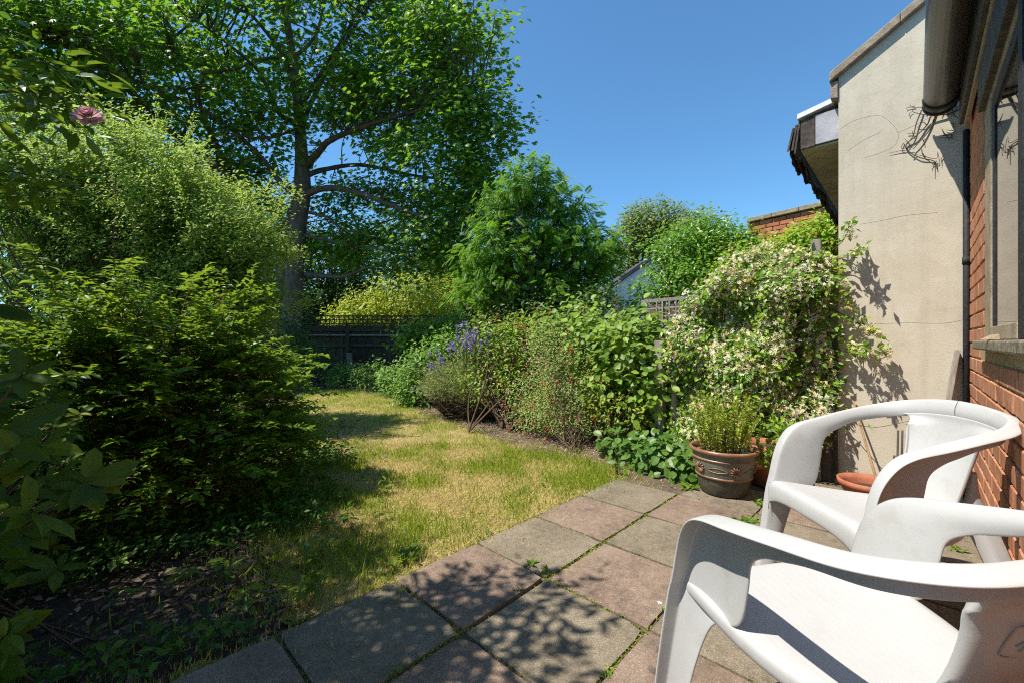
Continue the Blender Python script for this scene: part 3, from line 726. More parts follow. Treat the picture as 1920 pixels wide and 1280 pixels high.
# eaves: fascia, bed mould, soffit, roof, gutter
hb('fascia', MT['darkwood'], (-1.4, 4.08, .205, .224, 2.535, 2.86), bevel=.003)
hb('eaves_moulding', MT['frame'], (-1.4, 4.06, .2245, .2445, 2.50, 2.545), bevel=.003)
hb('eaves_soffit', MT['darkwood'], (-1.4, 4.10, .2245, .42, 2.62, 2.64))
hb('window_head', MT['darkwood'], (-1.4, 3.30, .232, .2595, 2.30, 2.50), bevel=.003)
m_ = MB(); prism_ab(m_, [(.10, 2.845), (1.6, 3.75), (1.6, 3.80), (.10, 2.885)], -1.4, 4.16); m_.build('roof', MT['slate'], house)
def gutter_piece(name, a0, a1, r, mat, th=.004):
    n = 14; v = []
    for a in (a0, a1):
        for rr in (r, r - th):
            for k_ in range(n + 1):
                u = math.pi * k_ / n; v.append(W(a, .118 - rr * math.cos(u), 2.742 - rr * math.sin(u)))
    m = n + 1; f = []
    for k_ in range(n):
        f += [(k_, k_ + 1, 2 * m + k_ + 1, 2 * m + k_), (m + k_ + 1, m + k_, 3 * m + k_, 3 * m + k_ + 1), (k_ + 1, k_, m + k_, m + k_ + 1), (2 * m + k_, 2 * m + k_ + 1, 3 * m + k_ + 1, 3 * m + k_)]
    f += [(0, 2 * m, 3 * m, m), (n, m + n, 3 * m + n, 2 * m + n)]
    return v, f
v, f = gutter_piece('gutter', -1.4, 4.12, .086, None); gut = mesh('gutter', v, f, MT['gutter'], house, smooth=True)
gut.data.shade_flat() if False else None
v, f = gutter_piece('ring', 3.99, 4.035, .0915, None, .009); mesh('gutter_clip', v, f, MT['blackpipe'], gut, smooth=True)
v, f = gutter_piece('ring', 4.10, 4.128, .092, None, .012); mesh('gutter_end_bead', v, f, MT['blackpipe'], gut, smooth=True)
m_ = MB(); n = 14
m_.add([W(a, .118 - .085 * math.cos(math.pi * k_ / n), 2.742 - .085 * math.sin(math.pi * k_ / n)) for a in (4.116, 4.122) for k_ in range(n + 1)],
       [tuple(range(n + 1)), tuple(range(2 * n + 1, n, -1))]); m_.build('gutter_stop_end', MT['gutter'], gut)
m_ = MB(); m_.tube([W(4.190, .243, 0.0), W(4.190, .243, 2.53)], .0165, 12)
dp = m_.build('downpipe', MT['blackpipe'], house, smooth=True)
for z in (.5, 1.62):
    m_ = MB(); m_.tube([W(4.190, .243, z), W(4.190, .243, z + .05)], .020, 12); m_.build('pipe_clip', MT['blackpipe'], dp, smooth=True)

# plank leaning in the corner
t = thing('leaning_plank', 'weathered offcut plank leaning in the corner by the black downpipe', 'plank', tuple(W(4.05, .12, 0)))
m_ = MB(); m_.beam(on_a(1765, 760, 4.10) - np.array([0.06, .02, .46]), on_a(1795, 657, 4.19), .085, .028, up=tuple(np.array([*BX, 0]) + np.array([0, 0, .05])))
m_.build('plank', MT['greywood'], t, bevel=.003)

# ------------------------------------------------------------------ white moulded garden chairs
SXC = 1.07
_C = [(.275, .285, 0), (.264, .263, .2), (.248, .247, .39), (.241, .235, .46), (.240, .207, .58), (.246, .165, .66), (.252, .105, .708), (.258, .0, .74), (.262, -.11, .77), (.254, -.23, .80), (.196, -.322, .83), (.09, -.354, .85), (0, -.360, .857)]
_D = [(.262, .222, 0), (.252, .185, .2), (.240, .135, .365), (.237, .05, .43), (.239, .020, .545), (.243, .005, .625), (.250, -.035, .668), (.255, -.09, .695), (.257, -.15, .72), (.242, -.25, .742), (.182, -.320, .762), (.09, -.346, .778), (0, -.353, .783)]
_O = [(1, .25, 0), (1, .2, 0), (1, .15, 0), (1, .1, 0), (1, .1, .1), (1, .05, .15), (1, 0, .1), (1, -.05, 0), (.97, -.25, 0), (.8, -.6, 0), (.5, -.86, 0), (.22, -.97, 0), (0, -1, 0)]
_Wf = [.030, .035, .038, .040, .042, .044, .045, .044, .043, .042, .038, .034, .032]
def strip(rows, name, mat, parent, thick=.0065, sub=1, local=True):
    "a smooth sheet through rows of points"
    R_, C_ = len(rows), len(rows[0]); v = np.array(rows, float).reshape(-1, 3)
    f = [(i * C_ + j, i * C_ + j + 1, (i + 1) * C_ + j + 1, (i + 1) * C_ + j) for i in range(R_ - 1) for j in range(C_ - 1)]
    o = mesh(name, v, f, mat, parent, None, True, True)
    bm = bmesh.new(); bm.from_mesh(o.data); bmesh.ops.remove_doubles(bm, verts=bm.verts, dist=1e-5); bmesh.ops.recalc_face_normals(bm, faces=bm.faces); bm.to_mesh(o.data); bm.free()
    m = o.modifiers.new('thick', 'SOLIDIFY'); m.thickness = thick; m.offset = 0; m.use_even_offset = True
    if sub:
        m = o.modifiers.new('smooth', 'SUBSURF'); m.levels = sub; m.render_levels = sub
    return o
def make_chair(label, loc, rz):
    t = thing('garden_chair', label, 'chair', loc, 'white plastic garden chairs on the patio', rz)
    n = 5
    C = crom(_C, n); D = crom(_D, n); O = unit(crom(_O, n)); Wd = crom([(w, 0, 0) for w in _Wf], n)[:, 0]
    sx = np.array([SXC, 1, 1])
    for side in (1, -1):
        mir = np.array([side, 1, 1]) * sx
        rows = []
        for c, d, o, w in zip(C, D, O, Wd):
            e = c + o * w - np.array([0, 0, .012]); ln = d - c
            bul = o * .010
            rows.append([(e - np.array([0, 0, .004])) * mir, (e * .94 + c * .06) * mir, (c * .72 + e * .28 + np.array([0, 0, .002])) * mir, (c * .95 + e * .05) * mir, (c + ln * .04) * mir, (c + ln * .30 - bul * .7) * mir, (c + ln * .62 - bul) * mir, (c + ln * .94 - bul * .2) * mir, d * mir])
        k2 = 2 * n + 3                                # the leg ends at the seat
        strip(rows[:k2 + 1], 'leg', MT['plastic'], t, .005)
        strip(rows[k2 - 1:], 'armrest', MT['plastic'], t)
        # rear leg: rises behind the back panel and splays to the ground
        rl = crom([(.100, -.308, .60), (.104, -.296, .52), (.118, -.290, .43), (.165, -.325, .26), (.222, -.365, .0)], 4)
        wl = np.interp(np.linspace(0, 1, len(rl)), [0, .3, .55, 1], [.012, .035, .075, .055])
        rows = [[(p + np.array([-w * .55, .012 if i > 6 else 0, 0])) * mir, p * mir, (p + np.array([.004, -w * .25, 0])) * mir, (p + np.array([.002, -w, 0])) * mir] for i, (p, w) in enumerate(zip(rl, wl))]
        strip(rows, 'leg', MT['plastic'], t)
    # seat
    ys = [.262, .262, .258, .246, .225, .15, .05, -.05, -.15, -.22, -.265]
    rows = []
    for i, y in enumerate(ys):
        hw = np.interp(y, [-.27, -.2, -.1, .04, .245, .262], [.118, .155, .205, .237, .241, .243])
        row = []
        for u in np.linspace(-1, 1, 15):
            z = np.interp(y, [-.265, -.22, -.15, -.05, .1, .225, .246, .258, .262], [.425, .412, .408, .412, .428, .447, .444, .432, .41])
            z -= .010 * (1 - abs(u) ** 2.5) * np.interp(y, [-.25, -.1, .2, .25], [.6, 1, .3, 0])
            if i == 0: z = .372 - .035 * abs(u) ** 4
            if i == 1: z = .405
            row.append((u * hw * SXC, y, z))
        a_, b_ = row[0], row[-1]; dz = .055
        row = [(a_[0] - .001, a_[1], a_[2] - dz), (a_[0] - .004, a_[1], a_[2] - dz * .4), (a_[0], a_[1], a_[2] - .004)] + row[1:-1] + [(b_[0], b_[1], b_[2] - .004), (b_[0] + .004, b_[1], b_[2] - dz * .4), (b_[0] + .001, b_[1], b_[2] - dz)]
        rows.append(row)
    strip(rows, 'seat', MT['seatplastic'], t)
    # back panel: wraps forward at its edges and widens into the ring
    dx_, dy_, dz_ = D[-22:, 0][::-1], D[-22:, 1][::-1], D[-22:, 2][::-1]
    rows = []
    for z in (.790, .783, .775, .766, .754, .74, .72, .68, .62, .55, .49, .455, .43, .418):
        hw = np.interp(z, [.418, .45, .53, .62, .69, .735, .755, .772, .79], [.128, .120, .118, .124, .133, .142, .150, .166, .196])
        yc = np.interp(z, [.418, .43, .46, .53, .62, .70, .80], [-.180, -.212, -.238, -.270, -.304, -.332, -.3535])
        cv = np.interp(z, [.42, .55, .70, .79], [.012, .018, .034, .062])
        row = []
        for u in np.linspace(-1, 1, 17):
            x = u * hw; y = yc + cv * abs(u) ** 2.2
            zz = z if z < .74 else .74 + (z - .74) / .05 * (np.interp(abs(x), dx_, dz_) + .014 - .74)
            if z > .735: y += (np.interp(abs(x), dx_, dy_) + .0045 - y) * np.interp(z, [.735, .775], [0, 1])
            row.append((x * SXC, y, zz))
        if z < .74:
            row = [(row[0][0] + .004, row[0][1] + .016, z), (row[0][0] - .001, row[0][1] + .008, z)] + row + [(row[-1][0] + .001, row[-1][1] + .008, z), (row[-1][0] - .004, row[-1][1] + .016, z)]
        else: row = [row[0]] * 2 + row + [row[-1]] * 2
        rows.append(row)
    strip(rows, 'backrest', MT['plastic'], t, .008)
    return t
far_chair = make_chair('white plastic armchair in full sun against the brick wall, facing the lawn', (1.485, 1.75, -.003), math.radians(89))
near_chair = make_chair('white plastic armchair nearest the camera, seen from behind with a script emblem on its back', (.86, 1.05, -.003), .192)
near_chair.scale = (1.14, 1.12, .915)
# moulded script and its rounded outline on the rear of the near chair's back
def back_pt(x, z):
    yc = np.interp(z, [.418, .43, .46, .53, .62, .70, .80], [-.180, -.212, -.238, -.270, -.304, -.332, -.3535]); hw = np.interp(z, [.53, .62, .69, .74], [.118, .124, .133, .141])
    return (x * SXC, yc + np.interp(z, [.42, .55, .70, .79], [.012, .018, .034, .062]) * abs(x / hw) ** 2.2 - .0048, z)
em = [([(-.112, .640), (-.112, .685), (-.10, .70), (.02, .70), (.10, .70), (.112, .685), (.112, .64), (.10, .625), (.0, .625), (-.10, .625), (-.112, .64)], .0011),
      ([(-.096, .652), (-.086, .668), (-.076, .684), (-.073, .678), (-.082, .655), (-.088, .640)], .0016), ([(-.090, .660), (-.076, .666), (-.060, .684), (-.062, .668), (-.070, .648), (-.062, .644)], .0016),
      ([(-.048, .664), (-.056, .660), (-.055, .650), (-.046, .652), (-.044, .664), (-.044, .650), (-.036, .650)], .0015), ([(-.034, .652), (-.028, .664), (-.024, .662), (-.022, .650), (-.016, .652)], .0015),
      ([(-.004, .686), (-.010, .664), (-.010, .650), (-.002, .652)], .0015), ([(-.018, .670), (.006, .672)], .0013),
      ([(.004, .650), (.010, .664), (.014, .652), (.020, .664), (.026, .652), (.030, .664), (.034, .650)], .0015), ([(.052, .664), (.044, .660), (.045, .650), (.052, .652), (.055, .664), (.056, .650), (.062, .650)], .0015),
      ([(.066, .650), (.070, .664), (.078, .662), (.080, .650), (.090, .652)], .0015)]
mb = MB()
for pts, r in em:
    mb.tube(crom([back_pt(x * .9, z + .01) for x, z in pts], 4), r, 5)
mb.build('script_emblem', mat_plain('moulded_mark', (0.34, 0.32, 0.30), .6), near_chair, smooth=True, local=True)

# ------------------------------------------------------------------ pots
def pot_parts(c, prof, name, mat, parent, smooth=True, sides=48):
    m_ = MB(); m_.lathe(c, prof, sides); return m_.build(name, mat, parent, smooth=smooth)
pc = np.array([1.555, 3.10, 0.0])
t = thing('glazed_pot', 'green grey glazed plant pot with brown rim, wave bands and flower emblem', 'pot', tuple(pc))
pot_parts(pc, [(.0, .003), (.148, .003), (.156, .012), (.172, .08), (.1855, .130)], 'base', MT['glazebase'], t)
pot_parts(pc, [(.1855, .130), (.196, .175), (.205, .228), (.210, .258)], 'body', MT['glaze'], t)
pot_parts(pc, [(.1855, .126), (.1925, .131), (.1925, .138), (.188, .143)], 'band', MT['glazebrown'], t)
pot_parts(pc, [(.2085, .252), (.2155, .257), (.2155, .264), (.210, .268)], 'band', MT['glazebrown'], t)
pot_parts(pc, [(.210, .266), (.209, .285), (.211, .302)], 'neck', MT['glaze'], t)
pot_parts(pc, [(.210, .300), (.229, .306), (.234, .318), (.231, .330), (.222, .334), (.212, .328), (.205, .30), (.20, .26)], 'rim', MT['glazebrown'], t)
pot_parts(pc, [(.203, .285), (.0, .292)], 'compost', MT['mulch'], t)
def on_pot(az, z, out=.003):
    r = np.interp(z, [.13, .175, .228, .258], [.1855, .196, .205, .210]) + out
    return pc + np.array([r * math.sin(az), -r * math.cos(az), z])
for k_ in range(5):
    a0 = -.47 + k_ * 2 * math.pi / 5
    m_ = MB(); cc = a0 + .42
    for i in range(12):
        u = i * 2 * math.pi / 12
        m_.tube([on_pot(cc + .035 * math.sin(u), .196 + .008 * math.cos(u)), on_pot(cc + .14 * math.sin(u), .196 + .030 * math.cos(u), .007), on_pot(cc + .20 * math.sin(u), .196 + .042 * math.cos(u), .002)], [.003, .0062, .002], 6)
    m_.build('flower_emblem', MT['glazebrown'], t, smooth=True)
    for s_, ph in ((1, 0), (-1, .3)):
        m_ = MB(); m_.tube(crom([on_pot(a0 - .56 + q * .12, .196 + s_ * .020 * math.sin(q * .524) * (1 if s_ > 0 else .6) - .002, .001) for q in range(7)], 4), .0026, 5)
        m_.build('wave_band', MT['glazebrown'], t, smooth=True)
pot = t
t = thing('terracotta_pot', 'plain terracotta pot half hidden under the jasmine behind the glazed pot', 'pot', (2.0, 3.30, 0))
c = np.array([2.0, 3.30, 0.])
pot_parts(c, [(0, 0), (.13, 0), (.165, .25)], 'body', MT['terracotta'], t)
pot_parts(c, [(.165, .25), (.185, .252), (.19, .31), (.178, .312), (.165, .27)], 'rim', MT['terracotta'], t)
pot_parts(c, [(.167, .27), (0, .275)], 'compost', MT['soil'], t)
t = thing('terracotta_bowl', 'shallow terracotta bowl at the foot of the cream wall holding a cane', 'pot', (2.49, 2.93, 0))
c = np.array([2.49, 2.93, 0.])
pot_parts(c, [(0, 0), (.13, 0), (.165, .09), (.163, .095)], 'body', MT['terracotta'], t)
pot_parts(c, [(.165, .092), (.182, .095), (.186, .135), (.174, .137), (.160, .10), (.155, .06)], 'rim', MT['terracotta'], t)
pot_parts(c, [(.157, .07), (0, .075)], 'compost', MT['soil'], t)
t = thing('bamboo_cane', 'brown bamboo cane leaning on the cream wall out of the terracotta bowl', 'cane', tuple(c + (.03, -.02, .07)))
m_ = MB(); p_, q_ = c + np.array([.03, -.05, .06]), on_a(1599, 748, AW - .03); m_.tube([p_ + (q_ - p_) * s_ for s_ in np.linspace(0, 1, 9)], np.linspace(.009, .006, 9), 7); m_.build('rod', MT['cane'], t, smooth=True)
for x, y in ((1684, 806), (1692, 806), (1677, 853)):
    q_ = on_a(x, y, 4.0); t = thing('dark_stake', {1684: 'left one of two tall thin dark stakes beside the terracotta bowl', 1692: 'right one of two tall thin dark stakes beside the terracotta bowl', 1677: 'short thin dark stake in front of the two tall ones'}[x], 'stake', (q_[0], q_[1], 0), 'thin dark stakes by the bowl')
    m_ = MB(); m_.tube([np.array([q_[0] - .012, q_[1], -.02]), q_], .0065, 6); m_.build('rod', MT['darkwood'], t, smooth=True)

# plant in the glazed pot: upright wiry stems with tiny leaves
t = thing('potted_shrub', 'wiry yellow green shrub with tiny leaves growing in the glazed pot', 'shrub', tuple(pc + (0, 0, .285)))
mb = MB(); pos, nr = [], []
for i in range(70):
    a = RNG.uniform(0, 6.283); r = .17 * math.sqrt(RNG.random()); b0 = pc + np.array([r * math.cos(a) * .8, r * math.sin(a) * .8, .285])
    L = RNG.uniform(.18, .43); tip = b0 + np.array([math.cos(a) * r * .55 + RNG.normal() * .03, math.sin(a) * r * .55 + RNG.normal() * .03, L])
    pts = crom([b0, (b0 + tip) / 2 + RNG.normal(size=3) * .012, tip], 5); mb.tube(pts, np.linspace(.0028, .001, len(pts)), 4, cap=False)
    m_ = int(70 * L / .3); u = RNG.uniform(.12, 1, m_); idx = np.minimum((u * (len(pts) - 1)).astype(int), len(pts) - 2)
    pos.append(pts[idx] + (pts[idx + 1] - pts[idx]) * RNG.random((m_, 1)))
pos = np.concatenate(pos)
fw = rnd_dir(len(pos), RNG) + np.array([0, 0, .9])
MT['hebe'] = mat_leaf('tiny_yellow_green_leaf', [(0.26, 0.32, 0.035), (0.34, 0.39, 0.05), (0.19, 0.26, 0.03), (0.42, 0.40, 0.08), (0.34, 0.26, 0.08)], tr=0.4)
v, f = scat(SMALL, pos, frames(rnd_dir(len(pos), RNG), fw), RNG.uniform(.016, .032, len(pos)))
mesh('foliage', v, f, MT['hebe'], t, 'stuff'); mb.build('stem', MT['twig'], t)
t = thing('plant_label', 'small blue and green plant label stuck in the glazed pot', 'label', tuple(pc + (.075, -.14, .29)))
m_ = MB(); m_.box(pc + np.array([.075, -.14, .325]), (.028, .003, .075)); m_.build('tag', mat_rough('blue_green_print', [(0.4, (0.10, 0.22, 0.06)), (0.5, (0.25, 0.38, 0.55)), (0.6, (0.55, 0.6, 0.62))], 30, rough=.4, bump=0), t)

# ------------------------------------------------------------------ jasmine on its fence, and the posts
L0 = W(AW, bl)[:2]; LD = -BX; LN = -AX            # the fence carries on to the left in the plane of the cream wall
def onf(t_, d, z): p = L0 + LD * t_ + LN * d; return np.array([p[0], p[1], z])
def fence_t(x): k_ = (x - 960) / F; return (k_ * L0[1] - L0[0]) / (LD[0] - k_ * LD[1])
def fence_z(x, y):
    t_ = fence_t(x); Z = (L0 + LD * t_)[1]; return H + (640 - y) / F * Z
t = thing('trellis_screen', 'weathered brown timber posts and rails carrying the white jasmine', 'trellis', tuple(onf(.6, 0, 0)))
def post(x, ytop, w, d, mat, parent, t_off=0, zb=-.05, dd=0, name='post'):
    tt = fence_t(x) + t_off; p = onf(tt, dd, 0); R = np.stack([np.array([*LD, 0]), np.array([*LN, 0]), np.array([0, 0, 1.])], 1); zt = fence_z(x, ytop)
    m_ = MB(); m_.box(np.array([p[0], p[1], (zt + zb) / 2]), (w, d, zt - zb), R); return m_.build(name, mat, parent, bevel=.004)
post(1533, 452, .065, .06, MT['greywood'], t, dd=.05); post(1500, 468, .06, .05, MT['brownwood'], t, dd=.04)
post(1498, 470, .05, .05, MT['brownwood'], t, t_off=.25, dd=.02); post(1420, 540, .055, .05, MT['brownwood'], t); post(1340, 600, .05, .05, MT['brownwood'], t)
post(1557, 640, .10, .022, MT['brownwood'], t, dd=.03, name='board'); post(1568, 636, .03, .06, MT['fencewood'], t, dd=.04)
for z in (.35, .75, 1.15, 1.5):
    m_ = MB(); a_, b_ = onf(.03, .012, z), onf(1.35 if z < 1.3 else .8, .012, z); m_.beam(a_, b_, .022, .04); m_.build('rail', MT['brownwood'], t, bevel=.002)
# old picket boards and posts along the bed
t = thing('picket_fence', 'low grey picket fence swallowed by the border shrubs', 'fence', tuple(onf(2.0, -.1, 0)))
for i, tt in enumerate(np.arange(1.32, 4.4, .145)):
    if i % 9 == 5: continue
    h = 1.0 + .06 * math.sin(i * 2.2); p = onf(tt, -.12, 0); R = np.stack([np.array([*LD, 0]), np.array([*LN, 0]), np.array([0, 0, 1.])], 1)
    m_ = MB(); m_.box(np.array([p[0], p[1], h / 2 - .03]), (.085, .018, h), R); m_.build('picket', MT['greywood'], t, bevel=.003)
for z in (.3, .85):
    m_ = MB(); m_.beam(onf(1.3, -.142, z), onf(4.45, -.142, z), .025, .06); m_.build('rail', MT['greywood'], t)
for x, yt, w in ((1251, 638, .085), (1277, 612, .045), (1153, 650, .045), (1113, 672, .07)):
    post(x, yt, w, w, MT['greywood'], t, dd=.16 if x > 1200 else .10)

MT['jas'] = mat_leaf('jasmine_leaf', [(0.055, 0.14, 0.014), (0.085, 0.19, 0.016), (0.14, 0.25, 0.02), (0.27, 0.34, 0.03), (0.075, 0.16, 0.02)], (0.42, 0.52, 0.04), tr=.36, rough=.38, spec=.35)
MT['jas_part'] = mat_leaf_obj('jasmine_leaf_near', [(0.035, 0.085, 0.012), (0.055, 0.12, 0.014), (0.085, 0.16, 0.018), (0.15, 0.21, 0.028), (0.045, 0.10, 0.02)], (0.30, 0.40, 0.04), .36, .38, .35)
jas = thing('star_jasmine', 'white flowering star jasmine climbing the timber screen by the cream wall', 'climber', tuple(onf(.5, .1, 0)))
def jas_surface(n, rng):
    x = rng.uniform(1268, 1562, n); ytop = np.interp(x, [1268, 1300, 1340, 1385, 1450, 1530, 1565], [640, 575, 545, 488, 468, 478, 500]) + rng.normal(size=n) * 9
    ybot = np.interp(x, [1268, 1300, 1400, 1500, 1565], [830, 850, 872, 880, 800]); y = ytop + (ybot - ytop) * rng.random(n)
    k_ = np.sin(x * .031 + y * .02) + np.sin(x * .017 - y * .033 + 1) + np.sin(y * .05) * .6
    gap = (x > 1488) & (x < 1560) & (y > 555) & (y < 830) & (rng.random(n) < .78)
    gap |= (k_ < -1.8) & (rng.random(n) < .4)
    x, y, k_ = x[~gap], y[~gap], k_[~gap]
    d = .08 + .13 * (1 + .5 * k_) * np.interp(y, [470, 560, 800, 880], [.4, 1, 1, .6]) + rng.normal(size=len(x)) * .02
    d *= np.interp(x, [1268, 1320, 1480, 1562], [.6, 1, 1, .5]); d *= np.where(rng.random(len(x)) < .25, .55, 1)
    Zt = np.array([(L0 + LD * fence_t(q))[1] for q in x]); z = H + (640 - y) / F * Zt
    tt = np.array([fence_t(q) for q in x])
    return np.stack([L0[0] + LD[0] * tt + LN[0] * d, L0[1] + LD[1] * tt + LN[1] * d, z], 1)
jn = np.array([*LN, .25])
spr = []                                            # sprays reaching over the cream wall
for pts in ([(1560, 470), (1580, 452), (1592, 430), (1600, 418)], [(1560, 490), (1590, 480), (1610, 470), (1620, 468)], [(1560, 580), (1600, 600), (1635, 622), (1668, 640)], [(1555, 610), (1590, 640), (1625, 655), (1662, 662)],
            [(1560, 540), (1580, 560), (1600, 590)], [(1565, 650), (1590, 660), (1618, 665)], [(1560, 500), (1575, 520), (1590, 545)], [(1560, 800), (1585, 790), (1640, 800), (1720, 785)]):
    spr.append(crom([on_a(x, y, AW - .09 - .12 * (i == 2) + .03 * math.sin(x)) for i, (x, y) in enumerate(pts)], 8))
mb = MB()
for s_ in spr: mb.tube(s_, np.linspace(.0035, .0015, len(s_)), 5)
for i in range(26):
    tt = RNG.uniform(.05, 1.2); p = [onf(tt + RNG.normal() * .03, .04 + .05 * RNG.random(), z) for z in np.arange(.02, RNG.uniform(.9, 1.6), .25)]
    mb.tube(crom(p, 4), RNG.uniform(.004, .011), 5)
mb.build('stem', MT['twig'], jas, smooth=True)
cen = jas_surface(2300, RNG); pos, R, s = clump(cen, np.repeat(jn[None], len(cen), 0), 7, .038, RNG, .1, .7, turn=(-.42, -.45, 0))
pos2 = np.concatenate([s_[RNG.integers(6, len(s_), 26 if i < 4 else 14)] for i, s_ in enumerate(spr[:7])] + [spr[7][[8, 14, 22]]]); pos2 = pos2 + RNG.normal(size=pos2.shape) * .018
pos2 = np.concatenate([pos2, np.array([P(x_, y_, z_) for x_, y_, z_ in zip(RNG.uniform(1418, 1500, 150), RNG.uniform(790, 880, 150), RNG.uniform(2.98, 3.12, 150))])])
R2 = frames(RNG.normal(size=(len(pos2), 3)) * .5 + jn + np.array([0, 0, .6]), rnd_dir(len(pos2), RNG))
pos = np.concatenate([pos, pos2]); R = np.concatenate([R, R2]); s = np.concatenate([s, np.ones(len(pos2))]) * .055
front = (pos[:, :2] - L0) @ LN; rk = visible_rank(pos, s) * (front > .12); top = np.argsort(-rk)[:300]
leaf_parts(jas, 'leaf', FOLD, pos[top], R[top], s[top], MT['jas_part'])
mk = np.ones(len(pos), bool); mk[top] = False
v, f = scat(FOLD, pos[mk], R[mk], s[mk]); mesh('foliage', v, f, MT['jas'], jas, 'stuff')
fl = [multi(STAR, 7, .024, np.random.default_rng(i), .0168, .5) for i in range(5)]
fc = jas_surface(2100, RNG) + np.array([*LN, 0]) * .035 + np.array([0, 0, .01])
fc = np.concatenate([fc] + [s_[RNG.integers(10, len(s_), 7 if i in (2, 3) else 2)] for i, s_ in enumerate(spr[:7])])
kk = vnoise(np.c_[fc[:, 0] + fc[:, 1], fc[:, 2]], 7, 11); fc = fc[kk > -.9]
Rf = frames(jn + RNG.normal(size=(len(fc), 3)) * .4 + np.array([0, 0, .5]), rnd_dir(len(fc), RNG)); sf = RNG.uniform(.75, 1.25, len(fc))
front = (fc[:, :2] - L0) @ LN; top = np.argsort(-(visible_rank(fc, sf) * (front > .1)))[:290]
which = RNG.integers(0, 5, len(fc))
for i in range(5):
    q = top[which[top] == i]; leaf_parts(jas, 'flower_cluster', fl[i], fc[q], Rf[q], sf[q], MT['cream'])
mk = np.ones(len(fc), bool); mk[top] = False
vv, ff, o_ = [], [], 0
for i in range(5):
    q = mk & (which == i); v, f = scat(fl[i], fc[q], Rf[q], sf[q]); vv.append(v); ff.append(f + o_); o_ += len(v)
mesh('blossom', np.concatenate(vv), np.concatenate(ff), mat_leaf('cream_blossom', [(0.72, 0.655, 0.40), (0.78, 0.735, 0.53), (0.72, 0.61, 0.30), (0.60, 0.44, 0.14), (0.80, 0.77, 0.62)], tr=.25, rough=.6, spec=.2), jas, 'stuff')

# ------------------------------------------------------------------ border shrubs
def LF(name, cols, *a, **k): MT[name] = mat_leaf(name, cols, *a, **k); return MT[name]
def LFO(name, cols, trans, **k): MT[name] = mat_leaf_obj(name, cols, trans, **k); return MT[name]
def ell(x, y, Z, rx, ry, rz): return (P(x, y, Z), (rx, ry, rz))
rosec = [(0.07, 0.14, 0.016), (0.11, 0.20, 0.02), (0.17, 0.26, 0.03), (0.24, 0.31, 0.04), (0.28, 0.14, 0.045)]
LF('rose_leaf', rosec, tr=.35, rough=.35); LFO('rose_leaf_near', rosec, (.32, .38, .05), tr=.35)
rb = G(960, 800)
t, cen, out = shrub('rose_bush', 'glossy rose bush with reddish new tips behind the lavender', 'shrub', rb,
      [ell(915, 640, 6.1, .42, .4, .32), ell(985, 650, 5.9, .5, .4, .42), ell(930, 700, 5.9, .55, .4, .35), ell(1000, 720, 5.6, .4, .35, .4)], 420, 11, .075, FOLD, .062, MT['rose_leaf'], ntw=60, parts=200, partmat=MT['rose_leaf_near'])
mb = MB(); vv = []
for x, y, Z in ((900, 600, 6.1), (932, 592, 6.1), (1005, 582, 5.9), (962, 596, 5.9), (1068, 590, 5.5), (1090, 576, 5.3), (1020, 600, 5.8)):
    b_ = P(x, y, Z); mb.tube(crom([b_ - np.array([.05, 0, .4]), b_ - np.array([.01, 0, .2]), b_], 4), .004, 4)
    for k_ in range(16): vv.append(b_ + RNG.normal(size=3) * (.05, .05, .05))
mb.build('shoot', MT['redtwig'], t); vv = np.array(vv)
v, f = scat(FOLD, vv, frames(rnd_dir(len(vv), RNG) + (0, 0, 1), rnd_dir(len(vv), RNG) + (0, 0, .5)), RNG.uniform(.03, .06, len(vv))); mesh('new_growth', v, f, LF('new_growth', [(0.30, 0.09, 0.03), (0.28, 0.16, 0.05), (0.20, 0.20, 0.04)]), t, 'stuff')

# lavender: woody mound, grey-green needles, violet spikes
lb = G(870, 785); t = thing('lavender', 'old woody lavender with violet flower spikes at the lawn edge', 'shrub', tuple(lb))
LF('lav_leaf', [(0.22, 0.25, 0.11), (0.28, 0.31, 0.15), (0.17, 0.21, 0.08), (0.26, 0.22, 0.11)], tr=.2, rough=.7, spec=.2)
lbl = [ell(868, 712, 6.2, .60, .45, .32), ell(912, 730, 6.1, .45, .4, .28), ell(835, 725, 6.4, .35, .35, .25)]
cen, out = blobs_points(lbl, 900, RNG, .6, .2); cen = cen[cen[:, 2] > .25]; out = unit(cen - np.array([lb[0], lb[1] + .3, .1]))
pos, R, s = clump(cen, out, 16, .05, RNG, -.6, .1); R = frames(rnd_dir(len(pos), RNG), np.repeat(out, 16, 0) + RNG.normal(size=pos.shape) * .35)
v, f = scat(SMALL, pos, R, np.stack([s * .022, s * .055, s * .04], 1)); mesh('foliage', v, f, MT['lav_leaf'], t, 'stuff')
mb = MB(); vv = []; dirs = []
sp = [P(x + RNG.normal() * 14, y + RNG.normal() * 12, Z + RNG.normal() * .15) for x, y, Z, n in ((875, 648, 5.9, 22), (888, 640, 5.85, 20), (850, 668, 6.0, 12), (825, 690, 6.1, 8), (905, 665, 6.0, 9), (812, 722, 6.4, 7), (795, 742, 6.5, 4), (930, 650, 6.0, 5)) for _ in range(n)]
for p in sp:
    o_ = unit(p - np.array([lb[0], lb[1] + .3, .2])) + np.array([0, 0, .3]); o_ /= np.linalg.norm(o_); mb.tube([p - o_ * .28, p - o_ * .1, p + o_ * .02], .0022, 4, cap=False)
    for k_ in range(26): vv.append(p + o_ * RNG.uniform(-.02, .085) + RNG.normal(size=3) * .009); dirs.append(o_ + RNG.normal(size=3) * .6)
mb.build('flower_stalk', MT['greenstem'], t); vv = np.array(vv); v, f = scat(SMALL, vv, frames(rnd_dir(len(vv), RNG), np.array(dirs)), RNG.uniform(.016, .028, len(vv)) * 1.35); mesh('flower_spike', v, f, MT['violet'], t, 'stuff')
